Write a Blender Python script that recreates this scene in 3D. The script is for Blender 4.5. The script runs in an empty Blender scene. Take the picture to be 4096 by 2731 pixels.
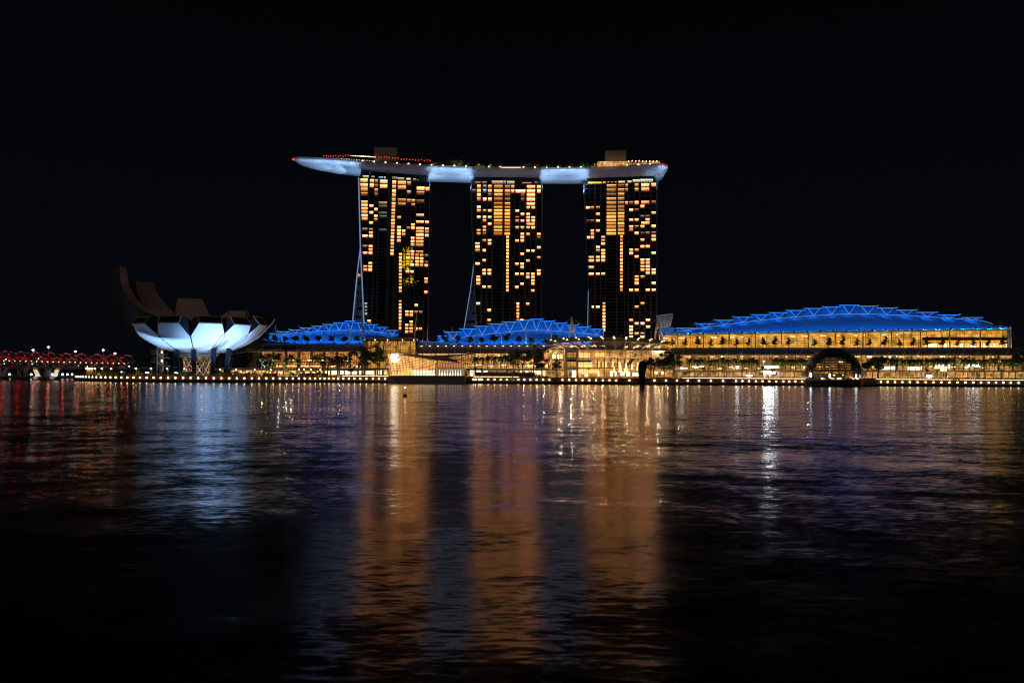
import bpy, bmesh, math, random
from mathutils import Vector, Matrix
rnd = random.Random(7)
S = bpy.context.scene
COL = S.collection
R = math.radians

# ------------------------------------------------------------------ camera
F, HY, HC, RHO = 3186.0, 1499.0, 5.5, R(0.35)     # focal in photo pixels, horizon row, eye height, roll
cam = bpy.data.cameras.new('camera'); cam_o = bpy.data.objects.new('camera', cam); COL.objects.link(cam_o)
cam.sensor_width = 36; cam.lens = F / 4096 * 36; cam.clip_start = 0.5; cam.clip_end = 6000
cam.shift_y = (HY - 1365.5) / 4096
cam_o.location = (0, 0, HC); cam_o.rotation_euler = (R(90), -RHO, 0)
S.camera = cam_o
# ------------------------------------------------------------------ sky, city glow, exposure
w = bpy.data.worlds.new('World'); S.world = w; w.use_nodes = True
bgn = w.node_tree.nodes['Background']
wn, wl = w.node_tree.nodes, w.node_tree.links
wtc = wn.new('ShaderNodeTexCoord'); wsp = wn.new('ShaderNodeSeparateXYZ'); wl.new(wtc.outputs['Generated'], wsp.inputs[0])
wcr = wn.new('ShaderNodeValToRGB'); wl.new(wsp.outputs['Z'], wcr.inputs[0])
wcr.color_ramp.elements[0].position = 0.0; wcr.color_ramp.elements[0].color = (0.36, 0.56, 1.0, 1)
wcr.color_ramp.elements[1].position = 0.45; wcr.color_ramp.elements[1].color = (0.16, 0.19, 0.30, 1)
wl.new(wcr.outputs[0], bgn.inputs['Color']); bgn.inputs['Strength'].default_value = 0.0042
sun = bpy.data.lights.new('city_glow', 'SUN'); sun.energy = 0.15; sun.angle = R(24); sun.color = (1.0, 0.80, 0.68)
sun_o = bpy.data.objects.new('city_glow', sun); COL.objects.link(sun_o)
sun_o.rotation_euler = (R(48), 0, R(-34))       # the lit city across the bay, behind the camera
S.view_settings.view_transform = 'Standard'; S.view_settings.look = 'None'
S.view_settings.exposure = 0.0; S.view_settings.gamma = 1.0; S.view_settings.use_curve_mapping = False
S.cycles.use_denoising = True; S.cycles.max_bounces = 6; S.cycles.diffuse_bounces = 2; S.cycles.glossy_bounces = 3
S.cycles.transparent_max_bounces = 12; S.cycles.sample_clamp_indirect = 8.0; S.cycles.caustics_reflective = False
S.cycles.use_light_tree = True; S.cycles.filter_width = 1.15

# ------------------------------------------------------------------ helpers
def W(px, py, d):
    u, v = px - 2048.0, py - HY
    c, s = math.cos(RHO), math.sin(RHO)
    return Vector(((u * c + v * s) * d / F, d, HC - (-u * s + v * c) * d / F))
def XP(px, d): return W(px, 1480, d).x
def ZP(px, py, d): return W(px, py, d).z
def lerp(a, b, t): return a + (b - a) * t
def interp(tab, x):
    if x <= tab[0][0]: return tab[0][1]
    for (a, b), (c, d) in zip(tab, tab[1:]):
        if x <= c: return lerp(b, d, (x - a) / (c - a))
    return tab[-1][1]
ORD = ['first', 'second', 'third', 'fourth', 'fifth', 'sixth', 'seventh', 'eighth', 'ninth', 'tenth', 'eleventh', 'twelfth', 'thirteenth',
       'fourteenth', 'fifteenth', 'sixteenth', 'seventeenth', 'eighteenth', 'nineteenth', 'twentieth', 'twenty-first', 'twenty-second',
       'twenty-third', 'twenty-fourth', 'twenty-fifth', 'twenty-sixth', 'twenty-seventh', 'twenty-eighth', 'twenty-ninth', 'thirtieth']

def tag(o, label=None, cat=None, group=None, kind=None):
    if label: o['label'] = label
    if cat: o['category'] = cat
    if group: o['group'] = group
    if kind: o['kind'] = kind
    return o
def thing(name, label, cat, loc=(0, 0, 0), group=None):
    o = bpy.data.objects.new(name, None); COL.objects.link(o); o.location = loc; o.empty_display_size = 0.5
    return tag(o, label, cat, group)
def worldloc(o):
    v = Vector((0, 0, 0))
    while o is not None: v += Vector(o.location); o = o.parent
    return v
class MB:
    def __init__(s): s.v = []; s.f = []
    def quad(s, *p):
        n = len(s.v); s.v += [Vector(q) for q in p]; s.f.append(tuple(range(n, n + len(p)))); return s
    def hexa(s, p):                      # 8 corners: bottom ring, top ring
        n = len(s.v); s.v += [Vector(q) for q in p]
        for f in ((3, 2, 1, 0), (4, 5, 6, 7), (0, 1, 5, 4), (1, 2, 6, 5), (2, 3, 7, 6), (3, 0, 4, 7)): s.f.append(tuple(n + i for i in f))
        return s
    def box(s, x0, x1, y0, y1, z0, z1):
        return s.hexa([(x0, y0, z0), (x1, y0, z0), (x1, y1, z0), (x0, y1, z0), (x0, y0, z1), (x1, y0, z1), (x1, y1, z1), (x0, y1, z1)])
    def pbox(s, px0, px1, py0, py1, d, t):   # front face given in photo pixels at distance d, thickness t backwards
        a, b, c, e = W(px0, py1, d), W(px1, py1, d), W(px1, py0, d), W(px0, py0, d); T = Vector((0, t, 0))
        return s.hexa([a, b, b + T, a + T, e, c, c + T, e + T])
    def tube(s, pts, r, n=6, cap=True, up=None):
        pts = [Vector(p) for p in pts]; m = len(pts); base = len(s.v)
        for i, p in enumerate(pts):
            t = (pts[min(i + 1, m - 1)] - pts[max(i - 1, 0)])
            if t.length < 1e-9: t = Vector((0, 0, 1))
            t.normalize()
            ref = Vector(up) if up else (Vector((0, 0, 1)) if abs(t.z) < 0.95 else Vector((0, 1, 0)))
            a = t.cross(ref)
            if a.length < 1e-6: a = t.cross(Vector((1, 0, 0)))
            a.normalize(); b = t.cross(a)
            rr = r[i] if isinstance(r, (list, tuple)) else r
            for k in range(n):
                an = 2 * math.pi * (k + 0.5) / n
                s.v.append(p + a * (math.cos(an) * rr) + b * (math.sin(an) * rr))
        for i in range(m - 1):
            for k in range(n):
                s.f.append((base + i * n + k, base + i * n + (k + 1) % n, base + (i + 1) * n + (k + 1) % n, base + (i + 1) * n + k))
        if cap:
            s.f.append(tuple(base + k for k in range(n))); s.f.append(tuple(base + (m - 1) * n + k for k in range(n)))
        return s
    def lathe(s, c, prof, n=12):
        base = len(s.v); c = Vector(c)
        for r, z in prof:
            for k in range(n):
                an = 2 * math.pi * k / n
                s.v.append(c + Vector((math.cos(an) * r, math.sin(an) * r, z)))
        for i in range(len(prof) - 1):
            for k in range(n):
                s.f.append((base + i * n + k, base + i * n + (k + 1) % n, base + (i + 1) * n + (k + 1) % n, base + (i + 1) * n + k))
        s.f.append(tuple(base + k for k in range(n))); s.f.append(tuple(base + (len(prof) - 1) * n + k for k in range(n)))
        return s
    def grid(s, P):                     # P[i][j] points
        base = len(s.v); m = len(P[0])
        for row in P: s.v += [Vector(p) for p in row]
        for i in range(len(P) - 1):
            for j in range(m - 1):
                s.f.append((base + i * m + j, base + i * m + j + 1, base + (i + 1) * m + j + 1, base + (i + 1) * m + j))
        return s
    def build(s, name, mat, parent=None, smooth=False, kind=None, origin=None):
        L = worldloc(parent) if parent is not None else Vector(origin if origin is not None else (0, 0, 0))
        me = bpy.data.meshes.new(name); me.from_pydata([tuple(q - L) for q in s.v], [], s.f); me.update()
        if isinstance(mat, (list, tuple)):
            for mm in mat: me.materials.append(mm)
        else: me.materials.append(mat)
        if smooth: me.polygons.foreach_set('use_smooth', [True] * len(me.polygons))
        o = bpy.data.objects.new(name, me); COL.objects.link(o)
        if parent is not None: o.parent = parent
        else: o.location = L
        if kind: o['kind'] = kind
        return o
def copy_tree(o, parent=None):
    c = o.copy(); COL.objects.link(c); c.parent = parent
    for ch in o.children: copy_tree(ch, c)
    return c

# ------------------------------------------------------------------ materials
def nm(name):
    m = bpy.data.materials.new(name); m.use_nodes = True; nt = m.node_tree
    return m, nt, nt.nodes, nt.links, nt.nodes['Principled BSDF']
def pbr(name, col, rough=0.6, metal=0.0, var=0.12, scale=0.4, spec=0.5):
    m, nt, N, L, b = nm(name)
    b.inputs['Roughness'].default_value = rough; b.inputs['Metallic'].default_value = metal
    b.inputs['Specular IOR Level'].default_value = spec
    tc = N.new('ShaderNodeTexCoord'); no = N.new('ShaderNodeTexNoise'); no.inputs['Scale'].default_value = scale; no.inputs['Detail'].default_value = 5
    L.new(tc.outputs['Object'], no.inputs['Vector'])
    mx = N.new('ShaderNodeMix'); mx.data_type = 'RGBA'
    mx.inputs['A'].default_value = (*[c * (1 - var * 2) for c in col], 1); mx.inputs['B'].default_value = (*[min(1, c * (1 + var * 2)) for c in col], 1)
    L.new(no.outputs['Fac'], mx.inputs['Factor']); L.new(mx.outputs['Result'], b.inputs['Base Color'])
    return m
def emi(name, col, st):
    m = bpy.data.materials.new(name); m.use_nodes = True; nt = m.node_tree; nt.nodes.clear()
    e = nt.nodes.new('ShaderNodeEmission'); e.inputs[0].default_value = (*col, 1); e.inputs[1].default_value = st
    o = nt.nodes.new('ShaderNodeOutputMaterial'); nt.links.new(e.outputs[0], o.inputs[0])
    return m
def window_mat(name, top, low, st_top, st_low, curtain=9.0):
    """a lit room behind glass: bright ceiling cove, curtains and furniture below, each room different"""
    m = bpy.data.materials.new(name); m.use_nodes = True; nt = m.node_tree; N = nt.nodes; L = nt.links; N.clear()
    tc = N.new('ShaderNodeTexCoord'); oi = N.new('ShaderNodeObjectInfo')
    sp = N.new('ShaderNodeSeparateXYZ'); L.new(tc.outputs['Generated'], sp.inputs[0])
    ad = N.new('ShaderNodeVectorMath'); ad.operation = 'ADD'; L.new(tc.outputs['Generated'], ad.inputs[0])
    cx = N.new('ShaderNodeCombineXYZ'); ml = N.new('ShaderNodeMath'); ml.operation = 'MULTIPLY'; ml.inputs[1].default_value = 37.0
    L.new(oi.outputs['Random'], ml.inputs[0]); L.new(ml.outputs[0], cx.inputs['X']); L.new(ml.outputs[0], cx.inputs['Y']); L.new(cx.outputs[0], ad.inputs[1])
    mp = N.new('ShaderNodeMapping'); mp.inputs['Scale'].default_value = (1.0, 1.0, 0.45); L.new(ad.outputs[0], mp.inputs[0])
    no = N.new('ShaderNodeTexNoise'); no.inputs['Scale'].default_value = curtain; no.inputs['Detail'].default_value = 2; L.new(mp.outputs[0], no.inputs[0])
    r1 = N.new('ShaderNodeValToRGB'); r1.color_ramp.elements[0].position = 0.36; r1.color_ramp.elements[0].color = (0.12, 0.12, 0.12, 1)
    r1.color_ramp.elements[1].position = 0.60; r1.color_ramp.elements[1].color = (1, 1, 1, 1); L.new(no.outputs['Fac'], r1.inputs[0])
    # cove
    cv = N.new('ShaderNodeMath'); cv.operation = 'GREATER_THAN'; cv.inputs[1].default_value = 0.70; L.new(sp.outputs['Z'], cv.inputs[0])
    c1 = N.new('ShaderNodeMix'); c1.data_type = 'RGBA'; c1.inputs['A'].default_value = (*[c * st_low for c in low], 1); c1.inputs['B'].default_value = (*[c * st_top for c in top], 1)
    mlt = N.new('ShaderNodeMix'); mlt.data_type = 'RGBA'; mlt.blend_type = 'MULTIPLY'; mlt.inputs['Factor'].default_value = 1.0
    mlt.inputs['A'].default_value = (*[c * st_low for c in low], 1); L.new(r1.outputs[0], mlt.inputs['B'])
    L.new(mlt.outputs['Result'], c1.inputs['A']); L.new(cv.outputs[0], c1.inputs['Factor'])
    fl = N.new('ShaderNodeMapRange'); fl.inputs['From Max'].default_value = .45; fl.inputs['To Min'].default_value = .28; L.new(sp.outputs['Z'], fl.inputs[0])
    br = N.new('ShaderNodeMapRange'); br.inputs['To Min'].default_value = 0.24; br.inputs['To Max'].default_value = 1.3; L.new(oi.outputs['Random'], br.inputs[0])
    fr = N.new('ShaderNodeMath'); fr.operation = 'MULTIPLY'; fr.inputs[1].default_value = 7.13; L.new(oi.outputs['Random'], fr.inputs[0])
    fc = N.new('ShaderNodeMath'); fc.operation = 'FRACT'; L.new(fr.outputs[0], fc.inputs[0])
    cm = N.new('ShaderNodeMix'); cm.data_type = 'RGBA'; cm.blend_type = 'MULTIPLY'; L.new(fc.outputs[0], cm.inputs['Factor']); L.new(c1.outputs['Result'], cm.inputs['A']); cm.inputs['B'].default_value = (0.85, 1.06, 1.45, 1)
    c1 = cm
    pr = N.new('ShaderNodeMath'); pr.operation = 'MULTIPLY'; L.new(br.outputs[0], pr.inputs[0]); L.new(fl.outputs[0], pr.inputs[1])
    e = N.new('ShaderNodeEmission'); L.new(c1.outputs['Result'], e.inputs[0]); L.new(pr.outputs[0], e.inputs[1])
    o = N.new('ShaderNodeOutputMaterial'); L.new(e.outputs[0], o.inputs[0])
    return m
def interior_mat(name, c_lo, c_hi, st, bw=6.0, bh=4.2, line=0.35):
    """lit rooms behind a glass front: blocks of shop fittings, bays and ceilings, brighter and darker"""
    m = bpy.data.materials.new(name); m.use_nodes = True; nt = m.node_tree; N = nt.nodes; L = nt.links; N.clear()
    tc = N.new('ShaderNodeTexCoord'); mp = N.new('ShaderNodeMapping'); mp.inputs['Rotation'].default_value = (R(90), 0, 0)
    mp.inputs['Scale'].default_value = (1, 1, 1)
    sp = N.new('ShaderNodeSeparateXYZ'); L.new(tc.outputs['Object'], sp.inputs[0])
    cb = N.new('ShaderNodeCombineXYZ'); L.new(sp.outputs['X'], cb.inputs['X']); L.new(sp.outputs['Z'], cb.inputs['Y'])
    bk = N.new('ShaderNodeTexBrick'); bk.offset = 0.37; bk.inputs['Scale'].default_value = 1.0
    bk.inputs['Brick Width'].default_value = bw; bk.inputs['Row Height'].default_value = bh; bk.inputs['Mortar Size'].default_value = line * 0.3
    bk.inputs['Color1'].default_value = (*c_lo, 1); bk.inputs['Color2'].default_value = (*c_hi, 1)
    bk.inputs['Mortar'].default_value = (*[min(1.6, c * 1.5) for c in c_hi], 1); bk.inputs['Mortar Smooth'].default_value = 0.3
    L.new(cb.outputs[0], bk.inputs['Vector'])
    no = N.new('ShaderNodeTexNoise'); no.inputs['Scale'].default_value = 0.22; no.inputs['Detail'].default_value = 6; L.new(cb.outputs[0], no.inputs[0])
    mr = N.new('ShaderNodeMapRange'); mr.inputs['From Min'].default_value = 0.32; mr.inputs['From Max'].default_value = 0.68
    mr.inputs['To Min'].default_value = 0.35 * st; mr.inputs['To Max'].default_value = 1.45 * st; L.new(no.outputs['Fac'], mr.inputs[0])
    e = N.new('ShaderNodeEmission'); L.new(bk.outputs['Color'], e.inputs[0]); L.new(mr.outputs[0], e.inputs[1])
    o = N.new('ShaderNodeOutputMaterial'); L.new(e.outputs[0], o.inputs[0])
    return m
def glass_mat(name, tint=(1, 1, 1), refl=0.25):
    m = bpy.data.materials.new(name); m.use_nodes = True; nt = m.node_tree; N = nt.nodes; L = nt.links; N.clear()
    t = N.new('ShaderNodeBsdfTransparent'); t.inputs[0].default_value = (*tint, 1)
    g = N.new('ShaderNodeBsdfGlossy'); g.inputs['Roughness'].default_value = 0.05
    fr = N.new('ShaderNodeFresnel'); fr.inputs[0].default_value = 1.45
    mx = N.new('ShaderNodeMixShader'); L.new(fr.outputs[0], mx.inputs[0]); L.new(t.outputs[0], mx.inputs[1]); L.new(g.outputs[0], mx.inputs[2])
    o = N.new('ShaderNodeOutputMaterial'); L.new(mx.outputs[0], o.inputs[0])
    return m
M = {}
M['dark'] = pbr('dark metal', (0.02, 0.02, 0.022), 0.5)
M['facade'] = pbr('dark curtain wall', (0.055, 0.055, 0.06), 0.6)
M['pane_dark'] = pbr('dark glass', (0.010, 0.012, 0.018), 0.12)
M['tower_glass'] = pbr('mirrored tower glass', (0.008, 0.010, 0.016), 0.02)
M['mullion'] = pbr('bronze mullion', (0.035, 0.026, 0.018), 0.5)
M['hull'] = pbr('hull plate', (0.62, 0.63, 0.66), 0.45)
M['grey'] = pbr('grey cladding', (0.42, 0.40, 0.41), 0.6)
M['beige'] = pbr('beige stone cladding', (0.50, 0.40, 0.29), 0.7)
M['concrete'] = pbr('concrete', (0.22, 0.21, 0.20), 0.85)
M['wood'] = pbr('timber deck', (0.12, 0.08, 0.055), 0.8)
M['roof_fabric'] = pbr('white roof tinted for blue light', (0.05, 0.14, 0.28), 0.6, var=0.06, scale=.15)  # white roof; the blue floodlight's tint is put into its colour
M['roof_metal'] = pbr('grey standing seam roof', (0.16, 0.14, 0.135), 0.45, metal=0.3)
M['slate'] = pbr('slate blue steel', (0.10, 0.13, 0.17), 0.5)
M['leg_steel'] = pbr('dark leg steel', (0.007, 0.010, 0.015), 0.6, spec=.2)
M['museum_white'] = pbr('white shell panel', (0.78, 0.79, 0.80), 0.45, var=0.02, scale=0.15)
M['museum_side'] = pbr('dark petal flank', (0.030, 0.034, 0.040), 0.5)
M['museum_in'] = pbr('bronze inner petal', (0.48, 0.36, 0.31), 0.6)
M['mast'] = pbr('cream painted steel', (0.60, 0.50, 0.40), 0.5)
M['leaf'] = pbr('leaf', (0.075, 0.10, 0.030), 0.6, var=0.3, scale=1.5)
M['leaf_brown'] = pbr('feathery leaf', (0.07, 0.055, 0.025), 0.6, var=0.3, scale=1.5)
M['palm'] = pbr('palm frond', (0.11, 0.16, 0.035), 0.5, var=0.3, scale=1.5)
M['bark'] = pbr('bark', (0.10, 0.075, 0.055), 0.85)
M['soil'] = pbr('planter stone', (0.20, 0.16, 0.12), 0.8)
M['cloth'] = pbr('dark clothing', (0.02, 0.018, 0.02), 0.8)
M['glass'] = glass_mat('clear pane')
M['win'] = window_mat('warm room', (1.0, 0.345, 0.105), (1.0, 0.265, 0.055), 7.2, 3.5)
M['win_soft'] = window_mat('shaded warm room', (1.0, 0.42, 0.12), (1.0, 0.30, 0.06), 1.7, 0.6)
M['win_red'] = window_mat('red curtained room', (1.0, 0.42, 0.22), (0.75, 0.16, 0.06), 0.9, 0.34)
M['win_core'] = window_mat('suite lobby', (1.0, 0.36, 0.06), (1.0, 0.28, 0.04), 3.4, 2.0, 16)
M['win_cool'] = window_mat('office room', (0.95, 1.0, 0.85), (0.55, 0.6, 0.45), 0.9, 0.35, 14)
M['win_crown'] = window_mat('crown gallery', (1.0, 0.92, 0.60), (0.9, 0.72, 0.32), 1.3, 0.9, 12)
M['warm_lamp'] = emi('warm lamp', (1.0, 0.56, 0.24), 16.0)
M['white_lamp'] = emi('white lamp', (0.95, 1.0, 1.0), 14.0)
M['globe_white'] = emi('far globe light', (.95, 1.0, .98), 5.0)
M['soft_lamp'] = emi('soft warm lamp', (1.0, 0.62, 0.30), 5.0)
M['red_lamp'] = emi('red lamp', (1.0, 0.035, 0.02), 2.4)
M['blue_led'] = emi('blue led strip', (0.03, 0.27, 1.0), 1.15)
M['blue_line'] = emi('pale blue led line', (0.18, 0.40, 1.0), 0.85)
M['edge_led'] = emi('cool edge light', (0.42, 0.56, 1.0), 0.42)
M['vase'] = emi('pale vase light', (.85, .95, .85), 1.6)
M['shop'] = emi('bright shop front', (1.0, 0.72, 0.40), 3.0)
M['shop_warm'] = emi('amber shop front', (1.0, 0.52, 0.16), 1.7)
M['strip'] = emi('handrail strip light', (1.0, 0.64, 0.34), 3.0)
M['in_left'] = interior_mat('amber gallery interior', (0.62, 0.23, 0.05), (1.0, 0.42, 0.115), 0.74, 7.5, 4.0)
M['in_mid'] = interior_mat('golden mall interior', (0.80, 0.32, 0.06), (1.0, 0.48, 0.13), 1.0, 8.0, 3.6)
M['in_atrium'] = interior_mat('golden atrium interior', (0.75, 0.33, 0.045), (0.95, 0.44, 0.08), 0.72, 12.0, 9.0, 0.2)
M['in_centre'] = interior_mat('bright plaza interior', (0.50, 0.21, 0.045), (1.0, 0.50, 0.15), 0.95, 6.0, 5.0)
M['in_right'] = interior_mat('right mall interior', (0.42, 0.16, 0.028), (1.0, 0.47, 0.12), 0.62, 9.0, 3.6)
M['in_upper'] = interior_mat('upper hall interior', (0.72, 0.31, 0.035), (1.0, 0.47, 0.075), 0.92, 10.0, 4.5, 0.2)
M['in_pav'] = interior_mat('pavilion interior', (0.9, 0.40, 0.10), (1.0, 0.52, 0.17), 1.4, 14.0, 8.0)
M['in_shop'] = interior_mat('row of shops interior', (0.10, 0.035, 0.008), (1.0, 0.46, 0.13), 0.9, 3.2, 3.0, 0.25)

# ------------------------------------------------------------------ water
def make_water():
    m, nt, N, L, b = nm('bay water')
    b.inputs['Base Color'].default_value = (0.0012, 0.0020, 0.0032, 1); b.inputs['IOR'].default_value = 1.33
    b.inputs['Roughness'].default_value = 0.165
    tc = N.new('ShaderNodeTexCoord')
    tot = None
    for sx, sy, amp, seed in ((0.035, 0.09, 0.040, 0), (0.30, 0.42, 0.062, 5), (0.55, 1.7, 0.036, 11), (2.1, 6.2, 0.088, 23)):
        mp = N.new('ShaderNodeMapping'); mp.inputs['Scale'].default_value = (sx, sy, 1); mp.inputs['Location'].default_value = (seed, seed * 2, seed)
        L.new(tc.outputs['Object'], mp.inputs[0])
        no = N.new('ShaderNodeTexNoise'); no.inputs['Scale'].default_value = 1.0; no.inputs['Detail'].default_value = 2.0; L.new(mp.outputs[0], no.inputs[0])
        sb = N.new('ShaderNodeVectorMath'); sb.operation = 'SUBTRACT'; sb.inputs[1].default_value = (0.5, 0.5, 0.5); L.new(no.outputs['Color'], sb.inputs[0])
        sc = N.new('ShaderNodeVectorMath'); sc.operation = 'MULTIPLY'; sc.inputs[1].default_value = (amp * 0.34, amp * 2, 0); L.new(sb.outputs[0], sc.inputs[0])
        if tot is None: tot = sc
        else:
            ad = N.new('ShaderNodeVectorMath'); ad.operation = 'ADD'; L.new(tot.outputs[0], ad.inputs[0]); L.new(sc.outputs[0], ad.inputs[1]); tot = ad
    ad = N.new('ShaderNodeVectorMath'); ad.operation = 'ADD'; L.new(tot.outputs[0], ad.inputs[0]); ad.inputs[1].default_value = (0, 0, 1)
    nr = N.new('ShaderNodeVectorMath'); nr.operation = 'NORMALIZE'; L.new(ad.outputs[0], nr.inputs[0]); L.new(nr.outputs[0], b.inputs['Normal'])
    o = MB().quad((-2500, -60, 0), (2500, -60, 0), (2500, 2500, 0), (-2500, 2500, 0)).build('water', m)
    tag(o, kind='structure')
make_water()

# ------------------------------------------------------------------ land and sea wall
WALL = [(-400, 700), (200, 640), (292, 560), (305, 530), (330, 503), (400, 478), (500, 464), (650, 456), (790, 454), (950, 458), (1100, 468), (1250, 484),
        (1330, 490), (2300, 489), (3300, 484), (4400, 478)]
def wall_d(px): return interp(WALL, px)
GZ = 3.8
def make_land():
    pts = [(XP(px, d), d) for px, d in WALL if px >= 292]
    g = MB()
    top = [(x, y, GZ) for x, y in pts] + [(900, 1800, GZ), (-230, 1800, GZ)]
    g.quad(*top)
    tag(g.build('ground', M['concrete']), kind='structure')
    wl = MB()
    for (x0, y0), (x1, y1) in zip(pts, pts[1:]):
        wl.quad((x0, y0, -1), (x1, y1, -1), (x1, y1, GZ), (x0, y0, GZ))
    x0, y0 = pts[0]; wl.quad((-230, 1800, -1), (x0, y0, -1), (x0, y0, GZ), (-230, 1800, GZ))
    tag(wl.build('sea_wall', M['wood']), 'long dark brown sea wall carrying the round lamps above the boardwalk', 'sea wall')
    root = thing('boardwalk', 'dark low boardwalk on short piers along the whole waterline', 'boardwalk', (0, 480, 0))
    dk = MB()
    for (x0, y0), (x1, y1) in zip(pts, pts[1:]):
        dk.hexa([(x0, y0 - 4.5, 1.15), (x1, y1 - 4.5, 1.15), (x1, y1 - 0.05, 1.15), (x0, y0 - 0.05, 1.15),
                 (x0, y0 - 4.5, 1.75), (x1, y1 - 4.5, 1.75), (x1, y1 - 0.05, 1.75), (x0, y0 - 0.05, 1.75)])
    dk.build('deck', M['concrete'], root)
    for i, px in enumerate(range(330, 4100, 47)):
        if 1555 < px < 1865 or 3215 < px < 3450: continue
        d = wall_d(px) - 3.2; x = XP(px, d)
        MB().box(x - 0.9, x + 0.9, d - 0.5, d + 0.5, -1, 1.14).build('pier', M['dark'], root)
    far = MB()
    far.quad((-900, 660, 1.6), (-250, 640, 1.6), (-235, 1800, 1.6), (-1600, 1800, 1.6)).quad((-900, 660, -1), (-250, 640, -1), (-250, 640, 1.6), (-900, 660, 1.6))
    tag(far.build('far_bank', M['concrete']), kind='structure')
make_land()

# ------------------------------------------------------------------ hotel towers
class Plane:
    def __init__(s, pl, dl, pr, dr):
        s.a = Vector((XP(pl, dl), dl)); s.b = Vector((XP(pr, dr), dr))
    def at(s, px, py, out=0.0):
        r = W(px, py, 1.0); dx, dz = r.x, r.z - HC        # ray per unit depth
        e = s.b - s.a; k = (s.a.x * e.y - s.a.y * e.x) / (dx * e.y - e.x)
        n = Vector((e.y, -e.x)).normalized()
        return Vector((dx * k + n.x * out, k + n.y * out, HC + dz * k))
def win_quad(pl, x0, x1, y0, y1, out=0.12, th=0.1):
    b = MB()
    f = [pl.at(x0, y1, out), pl.at(x1, y1, out), pl.at(x1, y0, out), pl.at(x0, y0, out)]
    k = [pl.at(x0, y1, out - th), pl.at(x1, y1, out - th), pl.at(x1, y0, out - th), pl.at(x0, y0, out - th)]
    return b.hexa([f[0], f[1], k[1], k[0], f[3], f[2], k[2], k[3]])

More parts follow.
